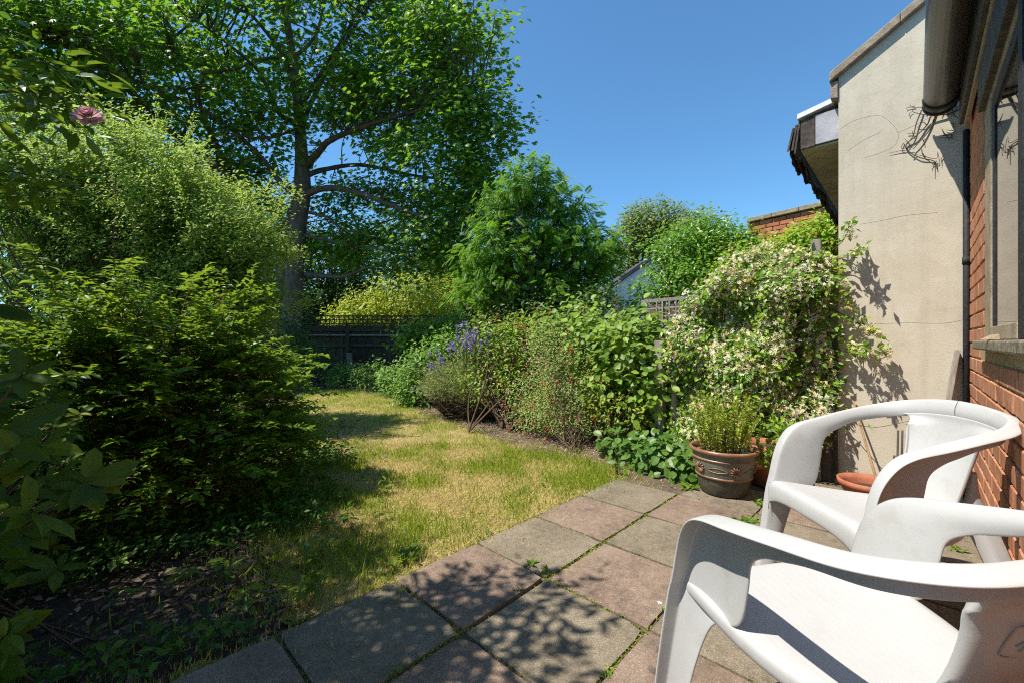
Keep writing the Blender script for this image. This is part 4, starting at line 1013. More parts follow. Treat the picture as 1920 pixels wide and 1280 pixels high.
mb = MB(); tg = blobs_points([ell(880, 745, 6.1, .75, .4, .3)], 170, RNG, .5, .1)[0]; twigs(mb, np.array([lb + np.array([dx, .25, 0]) for dx in (-.3, 0, .3, .5)]), tg, .014, .003, RNG, .25); mb.build('stem', MT['twig'], t, smooth=True)

# salvia with small red flowers
sb = G(1075, 838)
salv = [ell(1050, 660, 5.0, .36, .3, .40), ell(1085, 715, 4.8, .42, .34, .42), ell(1045, 765, 4.9, .34, .3, .30), ell(995, 745, 5.3, .30, .28, .40), ell(1020, 640, 5.2, .22, .2, .25), ell(1090, 790, 4.75, .38, .3, .2), ell(1010, 790, 5.1, .3, .3, .2)]
LF('salvia_leaf', [(0.14, 0.20, 0.055), (0.20, 0.26, 0.085), (0.27, 0.31, 0.12), (0.12, 0.19, 0.045), (0.27, 0.23, 0.13)], tr=.3, rough=.55)
t, cen, out = shrub('red_salvia', 'airy grey green salvia bush dotted with small red flowers', 'shrub', sb, salv, 1100, 14, .055, SMALL, .032, MT['salvia_leaf'], ntw=36, twr=(.005, .0015), inner=.35, droop=-.1)
q = RNG.choice(len(cen), 150); fp = cen[q] + out[q] * .07 + RNG.normal(size=(150, 3)) * .03; fp[:, 1] -= .09
fm = multi(OVAL, 5, .005, np.random.default_rng(3), .019, 1.0); leaf_parts(t, 'flower', fm, fp, frames(out[q] + RNG.normal(size=(150, 3)) * .5, rnd_dir(150, RNG)), RNG.uniform(.7, 1.35, 150), MT['red'])

# bramble / raspberry mass
bramc = [(0.09, 0.155, 0.025), (0.13, 0.205, 0.035), (0.19, 0.265, 0.05), (0.25, 0.32, 0.06), (0.16, 0.235, 0.075)]
LF('bramble_leaf', bramc, tr=.38, rough=.45); LFO('bramble_leaf_near', bramc, (.30, .38, .06), tr=.38, rough=.45)
bb = G(1190, 835)
t, cen, out = shrub('bramble', 'tall bramble with broad pale green leaves and bud clusters over the low fence', 'shrub', bb,
      [ell(1130, 640, 4.9, .42, .35, .34), ell(1195, 655, 4.6, .46, .32, .36), ell(1215, 735, 4.35, .30, .26, .36), ell(1150, 720, 4.7, .34, .3, .36), ell(1080, 625, 5.3, .45, .35, .32), ell(1225, 690, 4.5, .25, .3, .3)], 440, 9, .085, TOOTH, .082, MT['bramble_leaf'], ntw=60, parts=290, partmat=MT['bramble_leaf_near'], inner=.45)
mb = MB(); vv = []
for x, y, Z in ((1155, 566, 4.8), (1160, 598, 4.8), (1085, 585, 5.2), (1100, 600, 5.2), (1180, 612, 4.7), (1232, 590, 4.6), (1245, 606, 4.5), (1215, 630, 4.5), (1270, 600, 4.5), (1280, 618, 4.4), (1060, 606, 5.3), (1140, 640, 4.6), (1195, 650, 4.4), (1120, 620, 4.8)):
    b_ = P(x, y, Z); mb.tube(crom([b_ - np.array([.03, -.05, .5]), b_ - np.array([.01, -.02, .22]), b_ + np.array([0, 0, .05])], 4), np.linspace(.006, .002, 9), 4)
    for k_ in range(34): vv.append(b_ + RNG.normal(size=3) * (.035, .035, .045))
mb.build('cane', MT['redtwig'], t, 'stuff'); vv = np.array(vv)
v, f = scat(SMALL, vv, frames(rnd_dir(len(vv), RNG), rnd_dir(len(vv), RNG)), RNG.uniform(.012, .03, len(vv))); mesh('bud_cluster', v, f, MT['bud'], t, 'stuff')

mb = MB(); sv, sd = [], []
for x, y, Z, h in ((905, 622, 6.0, .28), (948, 612, 5.9, .30), (985, 606, 5.8, .25), (1040, 604, 5.6, .32), (1075, 590, 5.3, .30), (1110, 596, 5.1, .34), (1150, 582, 4.9, .38), (1190, 606, 4.7, .30), (1222, 612, 4.6, .34), (1168, 600, 4.8, .3), (1010, 612, 5.7, .3), (1130, 610, 5.0, .25)):
    b_ = P(x, y, Z); d_ = np.array([RNG.normal() * .18, RNG.normal() * .12, 1.0]); b0_ = b_ - d_ * h
    q_ = crom([b0_, b0_ + d_ * h * .5 + RNG.normal(size=3) * .02, b_], 5); mb.tube(q_, np.linspace(.005, .002, 11), 4)
    for k_ in range(20):
        sv.append(q_[RNG.integers(2, 11)] + RNG.normal(size=3) * .012); a_ = RNG.uniform(0, 6.28); sd.append(np.array([math.cos(a_), math.sin(a_), .35]))
mb.build('shoot', MT['greenstem'], t, 'stuff'); sv = np.array(sv)
v, f = scat(TOOTH, sv, frames(np.array([-.2, -.3, .8]) + RNG.normal(size=sv.shape) * .35, np.array(sd)), RNG.uniform(.045, .085, len(sv))); mesh('shoot_leaves', v, f, MT['bramble_leaf'], t, 'stuff')

# yellow-green spiraea in front, then broad low leaves by the pot
LF('lime_leaf', [(0.20, 0.25, 0.03), (0.28, 0.32, 0.04), (0.14, 0.2, 0.03), (0.30, 0.2, 0.05)], tr=.4)
shrub('spiraea', 'lime green young shrub with orange tinted tips below the bramble', 'shrub', G(1150, 845), [ell(1135, 745, 4.5, .2, .2, .2), ell(1170, 775, 4.35, .22, .18, .22), ell(1115, 720, 4.6, .16, .15, .14)], 130, 10, .05, FOLD, .045, MT['lime_leaf'], ntw=30)
lowc = [(0.055, 0.115, 0.03), (0.08, 0.155, 0.045), (0.11, 0.19, 0.06), (0.065, 0.13, 0.025)]
LF('low_leaf', lowc, tr=.3, rough=.4); LFO('low_leaf_near', lowc, (.22, .33, .06), tr=.3, rough=.4)
for i, (x, y, Z, r, lb_, n) in enumerate(((1225, 842, 3.75, .30, 'low clump of broad round blue green leaves left of the glazed pot', 80), (1160, 825, 4.1, .22, 'small clump of broad round leaves at the bed corner', 40), (1285, 862, 3.45, .17, 'broad dark leaves pressed against the side of the glazed pot', 36))):
    c = P(x, y, Z); g_ = (c[0], c[1], -.03)
    shrub('strawberry_plant', lb_, 'plant', g_, [((c[0], c[1], .10), (r, r * .8, .13))], n, 4, .045, OVAL, .085, MT['low_leaf'], ntw=24, twr=(.003, .002), parts=80, partmat=MT['low_leaf_near'], group='low broad leaved plants beside the pot', twmat=MT['greenstem'], inner=.4, zmin=.02)
for x, y, Z in ((1232, 846, 3.7), (1180, 800, 4.2)):
    pass
# plants along the far end of the bed
farc = [(0.07, 0.14, 0.025), (0.11, 0.20, 0.035), (0.17, 0.26, 0.05)]
LF('far_bed_leaf', farc, tr=.35)
for x, y, Z, r, lb_ in ((790, 690, 7.6, .45, 'leafy green perennial left of the lavender'), (745, 715, 8.6, .40, 'small leafy clump at the bend of the bed'), (700, 712, 9.8, .55, 'low green clump below the wooden fence post'), (650, 712, 10.4, .5, 'low shaded clump at the far end of the lawn'), (775, 735, 7.4, .35, 'strappy low plant at the lawn edge left of the lavender'), (840, 665, 7.4, .5, 'light green rose shoots standing behind the lavender')):
    c = P(x, y, Z); shrub('border_plant', lb_, 'plant', (c[0], c[1], -.03), [((c[0], c[1], max(.2, c[2])), (r, r * .8, r * .75))], 120, 12, .08, FOLD, .075, MT['far_bed_leaf'], ntw=24, twr=(.008, .003), inner=.35)
# japanese maple-like small tree in front of the fence
LF('jap_leaf', [(0.10, 0.18, 0.02), (0.15, 0.24, 0.03), (0.22, 0.31, 0.035)], tr=.4)
c = P(790, 720, 11.5)
shrub('small_maple', 'small drooping green maple in front of the dark fence', 'tree', (c[0], c[1], -.03), [ell(800, 620, 11.5, .6, .5, .25), ell(770, 640, 11.2, .45, .4, .22), ell(850, 630, 11.5, .6, .5, .5)], 150, 13, .16, MAPLE2, .11, MT['jap_leaf'], ntw=50, twr=(.035, .008), droop=.4)

# ------------------------------------------------------------------ far fence with trellis
t = thing('garden_fence', 'dark closeboard fence with trellis top and leaning posts at the lawn end', 'fence', (-4.0, 13.4, 0))
fx0, fx1 = -8.5, 1.6; n = int((fx1 - fx0) / .118); R = np.eye(3)
for i in range(n):
    x = fx0 + i * .118; h = 1.60 + .012 * math.sin(i * 1.3)
    m_ = MB(); m_.box(np.array([x, 13.42 + .006 * (i % 2), h / 2]), (.112, .016, h)); m_.build('board', MT['fencewood'], t)
for z in (.35, .98, 1.45):
    m_ = MB(); m_.beam((fx0, 13.37, z), (fx1, 13.37, z), .045, .085); m_.build('rail', MT['fencewood'], t)
m_ = MB(); m_.beam((fx0, 13.33, 1.30), (fx1, 13.33, 1.29), .05, .05); m_.build('rail', MT['greywood'], t)
for i, x in enumerate((-7.2, -5.17, -3.0, -.9, 1.2)):
    m_ = MB(); m_.beam((x, 13.32, -.1), (x - .04, 13.32, 1.66), .11, .10, up=(0, 1, 0)); m_.build('post', MT['fencewood'], t, bevel=.006)
m_ = MB(); m_.beam((-5.02, 13.22, -.1), (-5.12, 13.24, .75), .16, .09, up=(0, 1, 0)); m_.build('repair_spur', MT['greywood'], t, bevel=.006)
for z in (1.66, 1.78, 1.90):
    m_ = MB(); m_.beam((fx0, 13.41, z), (fx1, 13.41, z), .02, .028 if z < 1.89 else .04); m_.build('slat', MT['fencewood'], t)
for i in range(int((fx1 - fx0) / .15)):
    m_ = MB(); m_.beam((fx0 + i * .15, 13.425, 1.62), (fx0 + i * .15, 13.425, 1.9), .026, .018, up=(0, 1, 0)); m_.build('slat', MT['fencewood'], t)
for i, (x, y, Z, h, w) in enumerate(((727, 690, 10.6, .55, .09), (736, 700, 10.5, .5, .07), (780, 680, 10.2, .75, .13))):
    c = P(x, y, Z); tt = thing('timber_stump', ('thin pale stake standing at the far bed by the fence', 'short brown stake leaning at the far bed', 'broad grey timber post standing among the far border plants')[i], 'post', (c[0], c[1], 0), 'old timber posts in the far bed')
    m_ = MB(); m_.beam((c[0], c[1], -.05), (c[0] + .03, c[1], max(.35, c[2] + .05)), w, w, up=(0, 1, 0)); m_.build('post', MT['greywood'], tt, bevel=.004)

# neighbour's trellis above the border
t = thing('neighbour_trellis', 'grey square trellis panel of the neighbour garden above the bramble', 'trellis', tuple(P(1268, 572, 6.2) * (1, 1, 0)))
p0, p1 = P(1232, 560, 6.6), P(1330, 553, 5.9); dx = (p1 - p0); dx[2] = 0; dx = dx / np.linalg.norm(dx)
for i in range(10):
    q = p0 + dx * i * .112; m_ = MB(); m_.beam((q[0], q[1], .3), (q[0], q[1], 1.72), .02 if i % 4 != 1 else .055, .02, up=tuple(dx)); m_.build('slat', MT['greywood'], t)
for j in range(9):
    z = 1.74 - j * .125; m_ = MB(); m_.beam(np.array([p0[0], p0[1], z]) - dx * .3, np.array([p0[0], p0[1], z]) + dx * 1.15, .02, .022 if j else .05); m_.build('slat', MT['greywood'], t)
for i in range(11):
    q = p0 - dx * .15 + dx * i * .125 + np.array([.12, .25, 0]); m_ = MB(); m_.box(np.array([q[0], q[1], .86]), (.115, .016, 1.66 + .02 * math.sin(i * 2)), np.stack([dx, np.cross((0, 0, 1), dx), np.array([0, 0, 1.])], 1)); m_.build('board', MT['brownwood'], t)

# neighbour's brick wall with coping
t = thing('neighbour_wall', 'orange brick neighbour wall with grey coping above the creeper', 'wall', tuple(P(1480, 640, 7.1) * (1, 1, 0)))
q0, q1 = P(1402, 421, 7.6)[:2], P(1620, 367, 6.25)[:2]; wd = (q1 - q0); WLn = np.linalg.norm(wd); wd /= WLn; wn = np.array([-wd[1], wd[0]]); zc = 3.22
Rw = np.stack([np.array([*wd, 0]), np.array([*wn, 0]), np.array([0, 0, 1.])], 1); to = origin(t); wa = math.atan2(wd[1], wd[0])
m_ = MB(); c = q0 + wd * WLn / 2 + wn * .12; m_.box(np.array([c[0], c[1], zc / 2]), (WLn, .2, zc), Rw); m_.build('core', MT['mortar'], t)
c = q0 + wd * WLn / 2 + wn * .1
for i in range(4):
    cc = q0 + wd * WLn * (i + .5) / 4 + wn * .1; m_ = MB(); m_.box(np.array([cc[0], cc[1], zc + .045]), (WLn / 4 - .008, .32, .075), Rw); m_.build('coping_stone', MT['coping'], t, bevel=.008)
FW = []
for s_ in range(3):
    me = brick_mesh(.20, 40 + s_, .062, .06); me.materials.clear()
    me.materials.append(MT.setdefault('brick_orange', mat_rough('orange_brick', [(0.3, (0.30, 0.10, 0.05)), (0.55, (0.46, 0.165, 0.085)), (0.8, (0.52, 0.24, 0.14))], 12, rnd=.2))); FW.append(me)
for r in range(12):
    for i in range(int(WLn / .212)):
        u = .1 + i * .212 + (.106 if r % 2 else 0)
        if u > WLn - .1: continue
        c = q0 + wd * u + wn * .018; o = link('brick', random.choice(FW), t); p = np.array([c[0], c[1], zc - .04 - r * .073]) - to; o.location = tuple(p); o.rotation_euler = (0, 0, wa + math.pi)

# white gable beyond
t = thing('white_outbuilding', 'white painted gable with dark roof edge glimpsed between the trees', 'building', tuple(P(1190, 640, 17) * (1, 1, 0)))
g0, g1, g2 = P(1120, 560, 17), P(1225, 486, 17), P(1330, 560, 17)
def gable(mb, y0, y1, pr): mb.add([(x, y, z) for y in (y0, y1) for x, z in pr], [tuple(range(len(pr)))[::-1], tuple(range(len(pr), 2 * len(pr)))] + [(i, (i + 1) % len(pr), len(pr) + (i + 1) % len(pr), len(pr) + i) for i in range(len(pr))])
m_ = MB(); gable(m_, 17, 21, [(g0[0], -.1), (g2[0], -.1), (g2[0], g2[2]), (g1[0], g1[2]), (g0[0], g0[2])]); m_.build('wall', MT['whitewall'], t)
m_ = MB()
for pr in ([(g0[0] - .3, g0[2] - .17), (g1[0], g1[2] + .04), (g1[0], g1[2] + .20), (g0[0] - .3, g0[2] - .02)], [(g1[0], g1[2] + .04), (g2[0] + .3, g2[2] - .17), (g2[0] + .3, g2[2] - .02), (g1[0], g1[2] + .20)]): gable(m_, 16.8, 21.2, pr)
m_.build('roof', MT['slate'], t)

# ------------------------------------------------------------------ big maple
tb = P(545, 640, 12) * (1, 1, 0)
maple = thing('maple_tree', 'tall spreading maple with grey trunk and arching limbs behind the lawn', 'tree', tuple(tb))
limbs = []
def limb(pts, r0, r1, mb, sides=10, n=6):
    q = crom([P(*p) for p in pts], n); mb.tube(q, np.interp(np.linspace(0, 1, len(q)), [0, 1], [r0, r1]) * (1 + .05 * np.sin(np.arange(len(q)) * 1.7)), sides); limbs.append(q); return q
mb = MB(); q = crom([np.array([tb[0] - .06, tb[1], -.1]), P(543, 655, 12), P(552, 520, 12), P(558, 430, 12), P(566, 370, 12), P(566, 300, 12), P(560, 210, 12), P(549, 110, 11.9), P(532, 0, 11.8), P(515, -130, 11.6)], 6)
rr = np.interp(np.linspace(0, 1, len(q)), [0, .15, .4, .47, .6, .8, 1], [.35, .26, .215, .235, .155, .105, .045]); mb.tube(q, rr, 18); limbs.append(q[30:])
mb.build('trunk', MT['bark'], maple, smooth=True)
mb = MB(); limb([(525, 640, 12.6), (527, 560, 12.5), (538, 450, 12.4), (556, 380, 12.2)], .2, .15, mb); mb.build('second_stem', MT['bark'], maple, smooth=True)
mb = MB()
for pts, r0, r1 in (([(574, 365, 12), (600, 355, 11.7), (640, 354, 11.3), (690, 368, 10.8), (760, 395, 10.3), (850, 425, 9.8), (900, 430, 9.5)], .12, .035),
    ([(574, 312, 12), (598, 285, 11.7), (622, 262, 11.4), (700, 232, 10.8), (800, 205, 10.2), (900, 180, 9.6)], .13, .03), ([(572, 330, 12), (610, 318, 12.3), (680, 310, 12.6), (780, 330, 12.9), (880, 340, 13)], .10, .03),
    ([(573, 515, 12), (611, 518, 11.8), (644, 519, 11.6), (677, 507, 11.4), (740, 485, 11)], .09, .03), ([(578, 398, 12), (611, 407, 11.8), (640, 428, 11.6), (700, 445, 11.2)], .06, .02), ([(570, 441, 12), (611, 450, 11.8), (671, 462, 11.4), (740, 470, 11), (830, 480, 10.5)], .07, .02),
    ([(546, 362, 12), (515, 329, 11.8), (492, 298, 11.5), (430, 240, 11), (350, 192, 10.4), (250, 150, 9.6)], .10, .03), ([(545, 352, 12), (510, 345, 12.2), (500, 370, 12.3), (480, 390, 12.3)], .05, .02),
    ([(553, 232, 12), (525, 215, 12), (511, 188, 11.9), (484, 134, 11.7), (430, 85, 11.2), (370, 40, 10.6)], .09, .03), ([(551, 165, 12), (534, 111, 12), (504, 67, 12.1), (447, 0, 12.2)], .10, .04), ([(566, 300, 12), (560, 260, 12.4), (590, 180, 12.6), (640, 90, 12.6), (700, 0, 12.4)], .11, .04),
    ([(560, 210, 12), (600, 140, 11.5), (650, 60, 11), (690, -20, 10.6)], .07, .03), ([(480, 640, 12.4), (470, 500, 12.2), (455, 370, 12), (420, 322, 11.6), (319, 248, 10.8), (188, 201, 10), (90, 170, 9.4)], .17, .05), ([(440, 345, 11.9), (400, 260, 11.6), (385, 230, 11.4), (360, 150, 11), (320, 90, 10.6)], .10, .04), ([(319, 248, 10.8), (250, 180, 10.3), (180, 120, 9.8), (90, 60, 9.2)], .06, .02), ([(340, 262, 11), (360, 200, 10.8), (330, 130, 10.6), (325, 60, 10.4)], .05, .02), ([(534, 111, 12), (500, 110, 11.6), (440, 130, 11), (380, 140, 10.6)], .05, .02), ([(549, 110, 11.9), (590, 70, 12), (610, 0, 12)], .07, .03), ([(563, 240, 12), (500, 260, 11.4), (440, 255, 10.9), (400, 270, 10.6)], .05, .02), ([(420, 322, 11.6), (330, 300, 11.2), (230, 260, 10.8), (120, 250, 10.4)], .07, .03)):
    limb(pts, r0 * .82, r1 * .85, mb)
mb.build('limb', MT['bark'], maple, smooth=True)
mapc = [(0.034, 0.100, 0.013), (0.046, 0.122, 0.015), (0.064, 0.150, 0.017), (0.095, 0.19, 0.022), (0.052, 0.13, 0.02), (0.17, 0.25, 0.03)]
MT['maple'] = mat_leaf('maple_leaf', mapc, (0.32, 0.56, 0.03), tr=.45, rough=.42, spec=.35)
mblobs = [ell(480, 60, 11.2, 4.0, 2.6, 2.0), ell(250, 130, 10.2, 3.2, 2.4, 1.7), ell(90, 90, 9.4, 2.6, 2.2, 1.7), ell(700, 60, 10.8, 2.9, 2.4, 1.8), ell(850, 70, 9.8, 1.25, 1.6, 1.25), ell(800, 240, 10.2, 1.75, 1.7, 1.2), ell(885, 215, 9.7, .9, 1.1, .75), ell(845, 340, 10.2, 1.35, 1.4, .85), ell(720, 330, 11, 1.6, 1.5, 1.0), ell(800, 440, 10.8, 1.3, 1.3, .62),
          ell(680, 440, 11.4, 1.1, 1.1, .6), ell(640, 470, 11.8, 1.0, .9, .55), ell(730, 500, 11, 1.3, 1.0, .45), ell(840, 480, 10.6, .8, .9, .5), ell(905, 330, 9.8, .55, .8, .6), ell(885, 400, 10, .55, .8, .5), ell(650, 380, 12.6, 1.3, .8, .8), ell(780, 380, 12.3, 1.3, .9, .6), ell(620, 460, 12.8, 1.1, .8, .7), ell(470, 420, 12.8, 1.0, .8, .9), ell(680, 190, 11.3, 1.6, 1.8, 1.0), ell(500, 230, 11.2, 2.0, 1.5, 1.2), ell(380, 260, 11, 1.9, 1.6, .9), ell(430, 340, 12.4, 1.6, 1.2, .8), ell(930, 262, 9.5, .55, .7, .35), ell(520, -110, 11.4, 3.0, 2.2, 1.5)]
mr = np.random.default_rng(21)
cen, out = blobs_points(mblobs, 3500, mr, .25, .25)
px = 960 + F * cen[:, 0] / cen[:, 1]; py = 640 + F * (H - cen[:, 2]) / cen[:, 1]
gaps = np.zeros(len(cen), bool)                      # thin places in the crown, where the sky shows
for gx_, gy_, gr in ((605, 300, 34), (690, 400, 30), (330, 145, 26), (445, 190, 22), (640, 260, 24), (880, 130, 26), (905, 245, 20), (590, 210, 22), (700, 480, 26), (820, 300, 22), (740, 130, 16), (300, 60, 14), (430, 20, 14), (560, 60, 14)):
    gaps |= ((px - gx_) ** 2 + (py - gy_) ** 2 < gr * gr) & (mr.random(len(cen)) < .93)
out_of_crown = (px > np.interp(py, [-400, 0, 80, 160, 210, 240, 270, 330, 400, 520], [900, 950, 958, 962, 965, 985, 965, 945, 915, 880]))
low = (py > np.interp(px, [0, 300, 420, 560, 700, 860], [300, 330, 400, 440, 530, 545])) 
lq = np.concatenate(limbs); lx = 960 + F * lq[:, 0] / lq[:, 1]; ly = 640 + F * (H - lq[:, 2]) / lq[:, 1]
lowr = (cen[:, 1] > 12.2); low &= ~(lowr & (py < 540))
dl = np.min((px[:, None] - lx) ** 2 + (py[:, None] - ly) ** 2 + np.where(lq[None, :, 1] > cen[:, None, 1], 0, 1e9), axis=1)
gaps |= (dl < 30 ** 2) & (mr.random(len(cen)) < .82) & (px < 800)      # sparse leaves along the bare limbs
cen, out = cen[~gaps & ~out_of_crown & ~low], out[~gaps & ~out_of_crown & ~low]
pos, R, s = clump(cen, out, 20, np.array([.27, .27, .15]), mr, .35, 1.0); s = s * .142
v, f = scat(MAPLE, pos, R, s); mesh('crown', v, f, MT['maple'], maple, 'stuff')
mb = MB(); ends = np.concatenate([l[len(l) // 4:] for l in limbs])
for c in cen[mr.choice(len(cen), 750, False)]:
    d = np.linalg.norm(ends - c, axis=1); b_ = ends[np.argmin(d + mr.random(len(d)) * .6)]
    if np.linalg.norm(b_ - c) > 4.5: continue
    m_ = (b_ + c) / 2 + mr.normal(size=3) * .2 + np.array([0, 0, .12]); L = np.linalg.norm(b_ - c); mb.tube(crom([b_, m_, c], 4), np.linspace(.010 + .009 * L, .006, 9), 5, cap=False)
mb.build('branch', MT['bark'], maple, smooth=True)
v, f = scat(SMALL, pos[::37] - (0, 0, .06), frames(rnd_dir(len(pos[::37]), mr), np.array([0, 0, -1.]) + mr.normal(size=(len(pos[::37]), 3)) * .3), .09); mesh('seed_bunch', v, f, LF('maple_seed', [(0.30, 0.28, 0.07), (0.24, 0.25, 0.05), (0.34, 0.26, 0.1)]), maple, 'stuff')

# ------------------------------------------------------------------ other trees
LF('mimosa_leaf', [(0.05, 0.125, 0.018), (0.08, 0.175, 0.02), (0.125, 0.23, 0.022), (0.19, 0.295, 0.028), (0.06, 0.14, 0.025)], tr=.42, rough=.45)
c = P(1010, 640, 8.2) * (1, 1, 0)
mim = [ell(x_, y_, 8.2 + .25 * math.sin(x_), r_ * 1.15, r_, r_ * .8) for x_, y_, r_ in ((985, 345, .40), (950, 375, .42), (1040, 375, .42), (1075, 410, .36), (920, 410, .42), (995, 410, .60), (1055, 450, .50), (1105, 455, .36), (935, 465, .50), (1000, 480, .60), (1075, 510, .46), (1118, 505, .32), (900, 505, .44), (955, 540, .50), (1030, 545, .52), (1095, 555, .40), (890, 550, .34), (1010, 318, .20), (1125, 485, .2))]
t, cen, out = shrub('feathery_tree', 'bright green feathery leaved tree in the middle of the picture', 'tree', c, mim, 760, 8, .11, FROND, .20, MT['mimosa_leaf'], ntw=70, twr=(.045, .008), crown='crown', inner=.6, lump=.55, droop=.35, up=.7, stem='branch')
mb = MB(); mb.tube(crom([c, c + (.05, 0, .9), P(1005, 500, 8.2)], 5), np.linspace(.11, .06, 11), 8); mb.build('trunk', MT['bark'], t, smooth=True)
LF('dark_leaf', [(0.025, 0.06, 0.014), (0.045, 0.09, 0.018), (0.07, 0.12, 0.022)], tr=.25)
LF('gold_leaf', [(0.27, 0.33, 0.025), (0.36, 0.40, 0.03), (0.20, 0.28, 0.025), (0.44, 0.44, 0.05)], (0.55, 0.62, .05), tr=.4)
c = P(735, 640, 16) * (1, 1, 0)
shrub('golden_shrub', 'sunlit golden yellow shrub beyond the far fence', 'shrub', c, [ell(750, 560, 16, 1.5, 1.2, 1.0), ell(690, 582, 16, 1.2, 1, .7), ell(815, 560, 15.6, 1.1, 1, 1.0), ell(840, 590, 15.2, .8, .8, .7), ell(650, 595, 15.6, .8, .8, .5), ell(755, 605, 15.4, 1.8, .9, .6)], 620, 16, .16, SMALL, .15, MT['gold_leaf'], ntw=40, twr=(.05, .01), crown='foliage')
LF('olive_leaf', [(0.09, 0.13, 0.028), (0.13, 0.175, 0.035), (0.18, 0.21, 0.045), (0.11, 0.15, 0.03)], tr=.3)
for i, (bl_, lab) in enumerate((([ell(1220, 415, 26, 1.9, 1.6, 1.15), ell(1185, 450, 26, 1.5, 1.5, 1.0), ell(1165, 500, 26, 1.5, 1.5, 1.2), ell(1245, 460, 26, 1.6, 1.5, 1.2), ell(1205, 540, 26, 2, 1.6, 1.4)], 'airy olive green far tree standing left of its denser twin'),
                               ([ell(1300, 430, 24, 1.2, 1.2, 1.0), ell(1290, 480, 24, 1.7, 1.5, 1.2), ell(1330, 470, 24, 1.3, 1.3, 1.0), ell(1300, 540, 24, 2, 1.5, 1.5)], 'dense round topped far tree behind the laurel'))):
    c = bl_[0][0] * (1, 1, 0)
    t, cen, out = shrub('far_tree', lab, 'tree', c, bl_, 720 if i == 0 else 520, 24, .22, SMALL, .24, MT['olive_leaf'], ntw=46, twr=(.13, .03), group='far trees beyond the gardens', crown='crown', inner=.45, stem='branch')
    m_ = MB(); m_.tube([c, c + (0, 0, 3), bl_[0][0]], [.3, .22, .1], 8); m_.build('trunk', MT['bark'], t, smooth=True)
laur = [(0.07, 0.15, 0.016), (0.10, 0.20, 0.02), (0.16, 0.26, 0.028), (0.08, 0.165, 0.018)]
LF('laurel_leaf', laur, tr=.33, rough=.32)
shrub('evergreen_shrub', 'dense dark green evergreen shrub overhanging the grey trellis', 'shrub', P(1290, 640, 7.8) * (1, 1, 0), [ell(1290, 480, 7.8, .8, .6, .6), ell(1262, 490, 8, .45, .5, .5), ell(1360, 470, 7.5, .7, .5, .5), ell(1320, 435, 7.7, .5, .4, .35), ell(1385, 470, 7.4, .4, .4, .36), ell(1275, 530, 7.3, .8, .5, .28), ell(1215, 560, 8.0, .4, .4, .26), ell(1165, 592, 8.2, .4, .4, .28)], 620, 15, .085, FOLD, .085, MT['laurel_leaf'], ntw=50, twr=(.04, .006), crown='foliage')
LF('creeper_leaf', [(0.13, 0.23, 0.02), (0.19, 0.30, 0.026), (0.25, 0.36, 0.034), (0.30, 0.19, 0.05)], tr=.38, rough=.35)
shrub('wall_creeper', 'bright green creeper spilling over the orange neighbour wall', 'climber', P(1470, 640, 6.6) * (1, 1, 0), [ell(1500, 445, 6.4, .26, .3, .16), ell(1562, 412, 6.1, .12, .2, .14), ell(1535, 452, 6.3, .36, .3, .26), ell(1470, 475, 6.6, .36, .3, .16), ell(1570, 440, 6.1, .22, .3, .4), ell(1525, 462, 6.4, .42, .35, .24), ell(1440, 492, 6.9, .5, .4, .24), ell(1400, 480, 7.2, .40, .4, .34), ell(1398, 440, 7.3, .14, .2, .20), ell(1550, 480, 6.2, .35, .4, .38), ell(1480, 500, 6.5, .6, .4, .3), ell(1548, 425, 6.3, .16, .2, .2), ell(1400, 520, 6.6, .6, .4, .35)], 620, 14, .075, FOLD, .085, MT['creeper_leaf'], ntw=50, twr=(.03, .005), crown='foliage')
c = P(545, 640, 10.8) * (1, 1, 0)
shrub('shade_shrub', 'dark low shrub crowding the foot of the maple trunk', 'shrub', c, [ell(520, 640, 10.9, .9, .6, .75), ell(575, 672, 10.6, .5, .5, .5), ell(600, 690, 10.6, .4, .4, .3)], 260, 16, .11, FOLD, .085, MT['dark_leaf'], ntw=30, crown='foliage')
# dark trees and hedge mass behind the fence
for i, (x, y, Z, rx, rz, lab) in enumerate(((30, 330, 19, 4.5, 5.5, 'tall dark tree at the far left beyond the shrubs'), (270, 400, 18, 4.0, 4.0, 'dark tree behind the fine leaved shrub'), (460, 430, 17, 2.6, 3.4, 'shady tree just left of the maple trunk beyond the fence'), (620, 490, 21, 2.6, 2.6, 'shady green tree right of the maple trunk beyond the fence'),
                                          (760, 470, 23, 3.2, 3.0, 'green tree rising behind the golden shrub'), (880, 500, 20, 2.6, 3.0, 'dark tree behind the feathery tree'), (1010, 560, 19, 2.6, 2.0, 'low dark tree hidden behind the feathery tree'))):
    c = P(x, 640, Z) * (1, 1, 0); top = P(x, y, Z)
    LF('wood_leaf_%d' % i, [tuple(q * (1 + .12 * math.sin(i * 2)) for q in w) for w in ((0.03, 0.065, 0.014), (0.05, 0.10, 0.02), (0.085, 0.14, 0.03), (0.12, 0.17, 0.035))], tr=.35)
    bl_ = [(top, (rx, rx * .7, rz * .55)), (top * (1, 1, .55) + (0, -.5, .2), (rx * .95, rx * .7, rz * .5)), (np.array([top[0] + rx * .3, top[1] - .8, 1.4]), (rx, 1.2, 1.3))]
    t, cen, out = shrub('background_tree', lab, 'tree', c, bl_, 560, 22, .30, SMALL, .27, MT['wood_leaf_%d' % i], ntw=24, twr=(.09, .02), group='dark trees beyond the fence', crown='crown', inner=.5, stem='branch')
    m_ = MB(); m_.tube([c, c + (0, 0, 1.5), top], [.28, .2, .08], 8); m_.build('trunk', MT['bark'], t, smooth=True)
LF('hedge_leaf', [(0.035, 0.075, 0.015), (0.055, 0.105, 0.02), (0.085, 0.14, 0.03)], tr=.3)
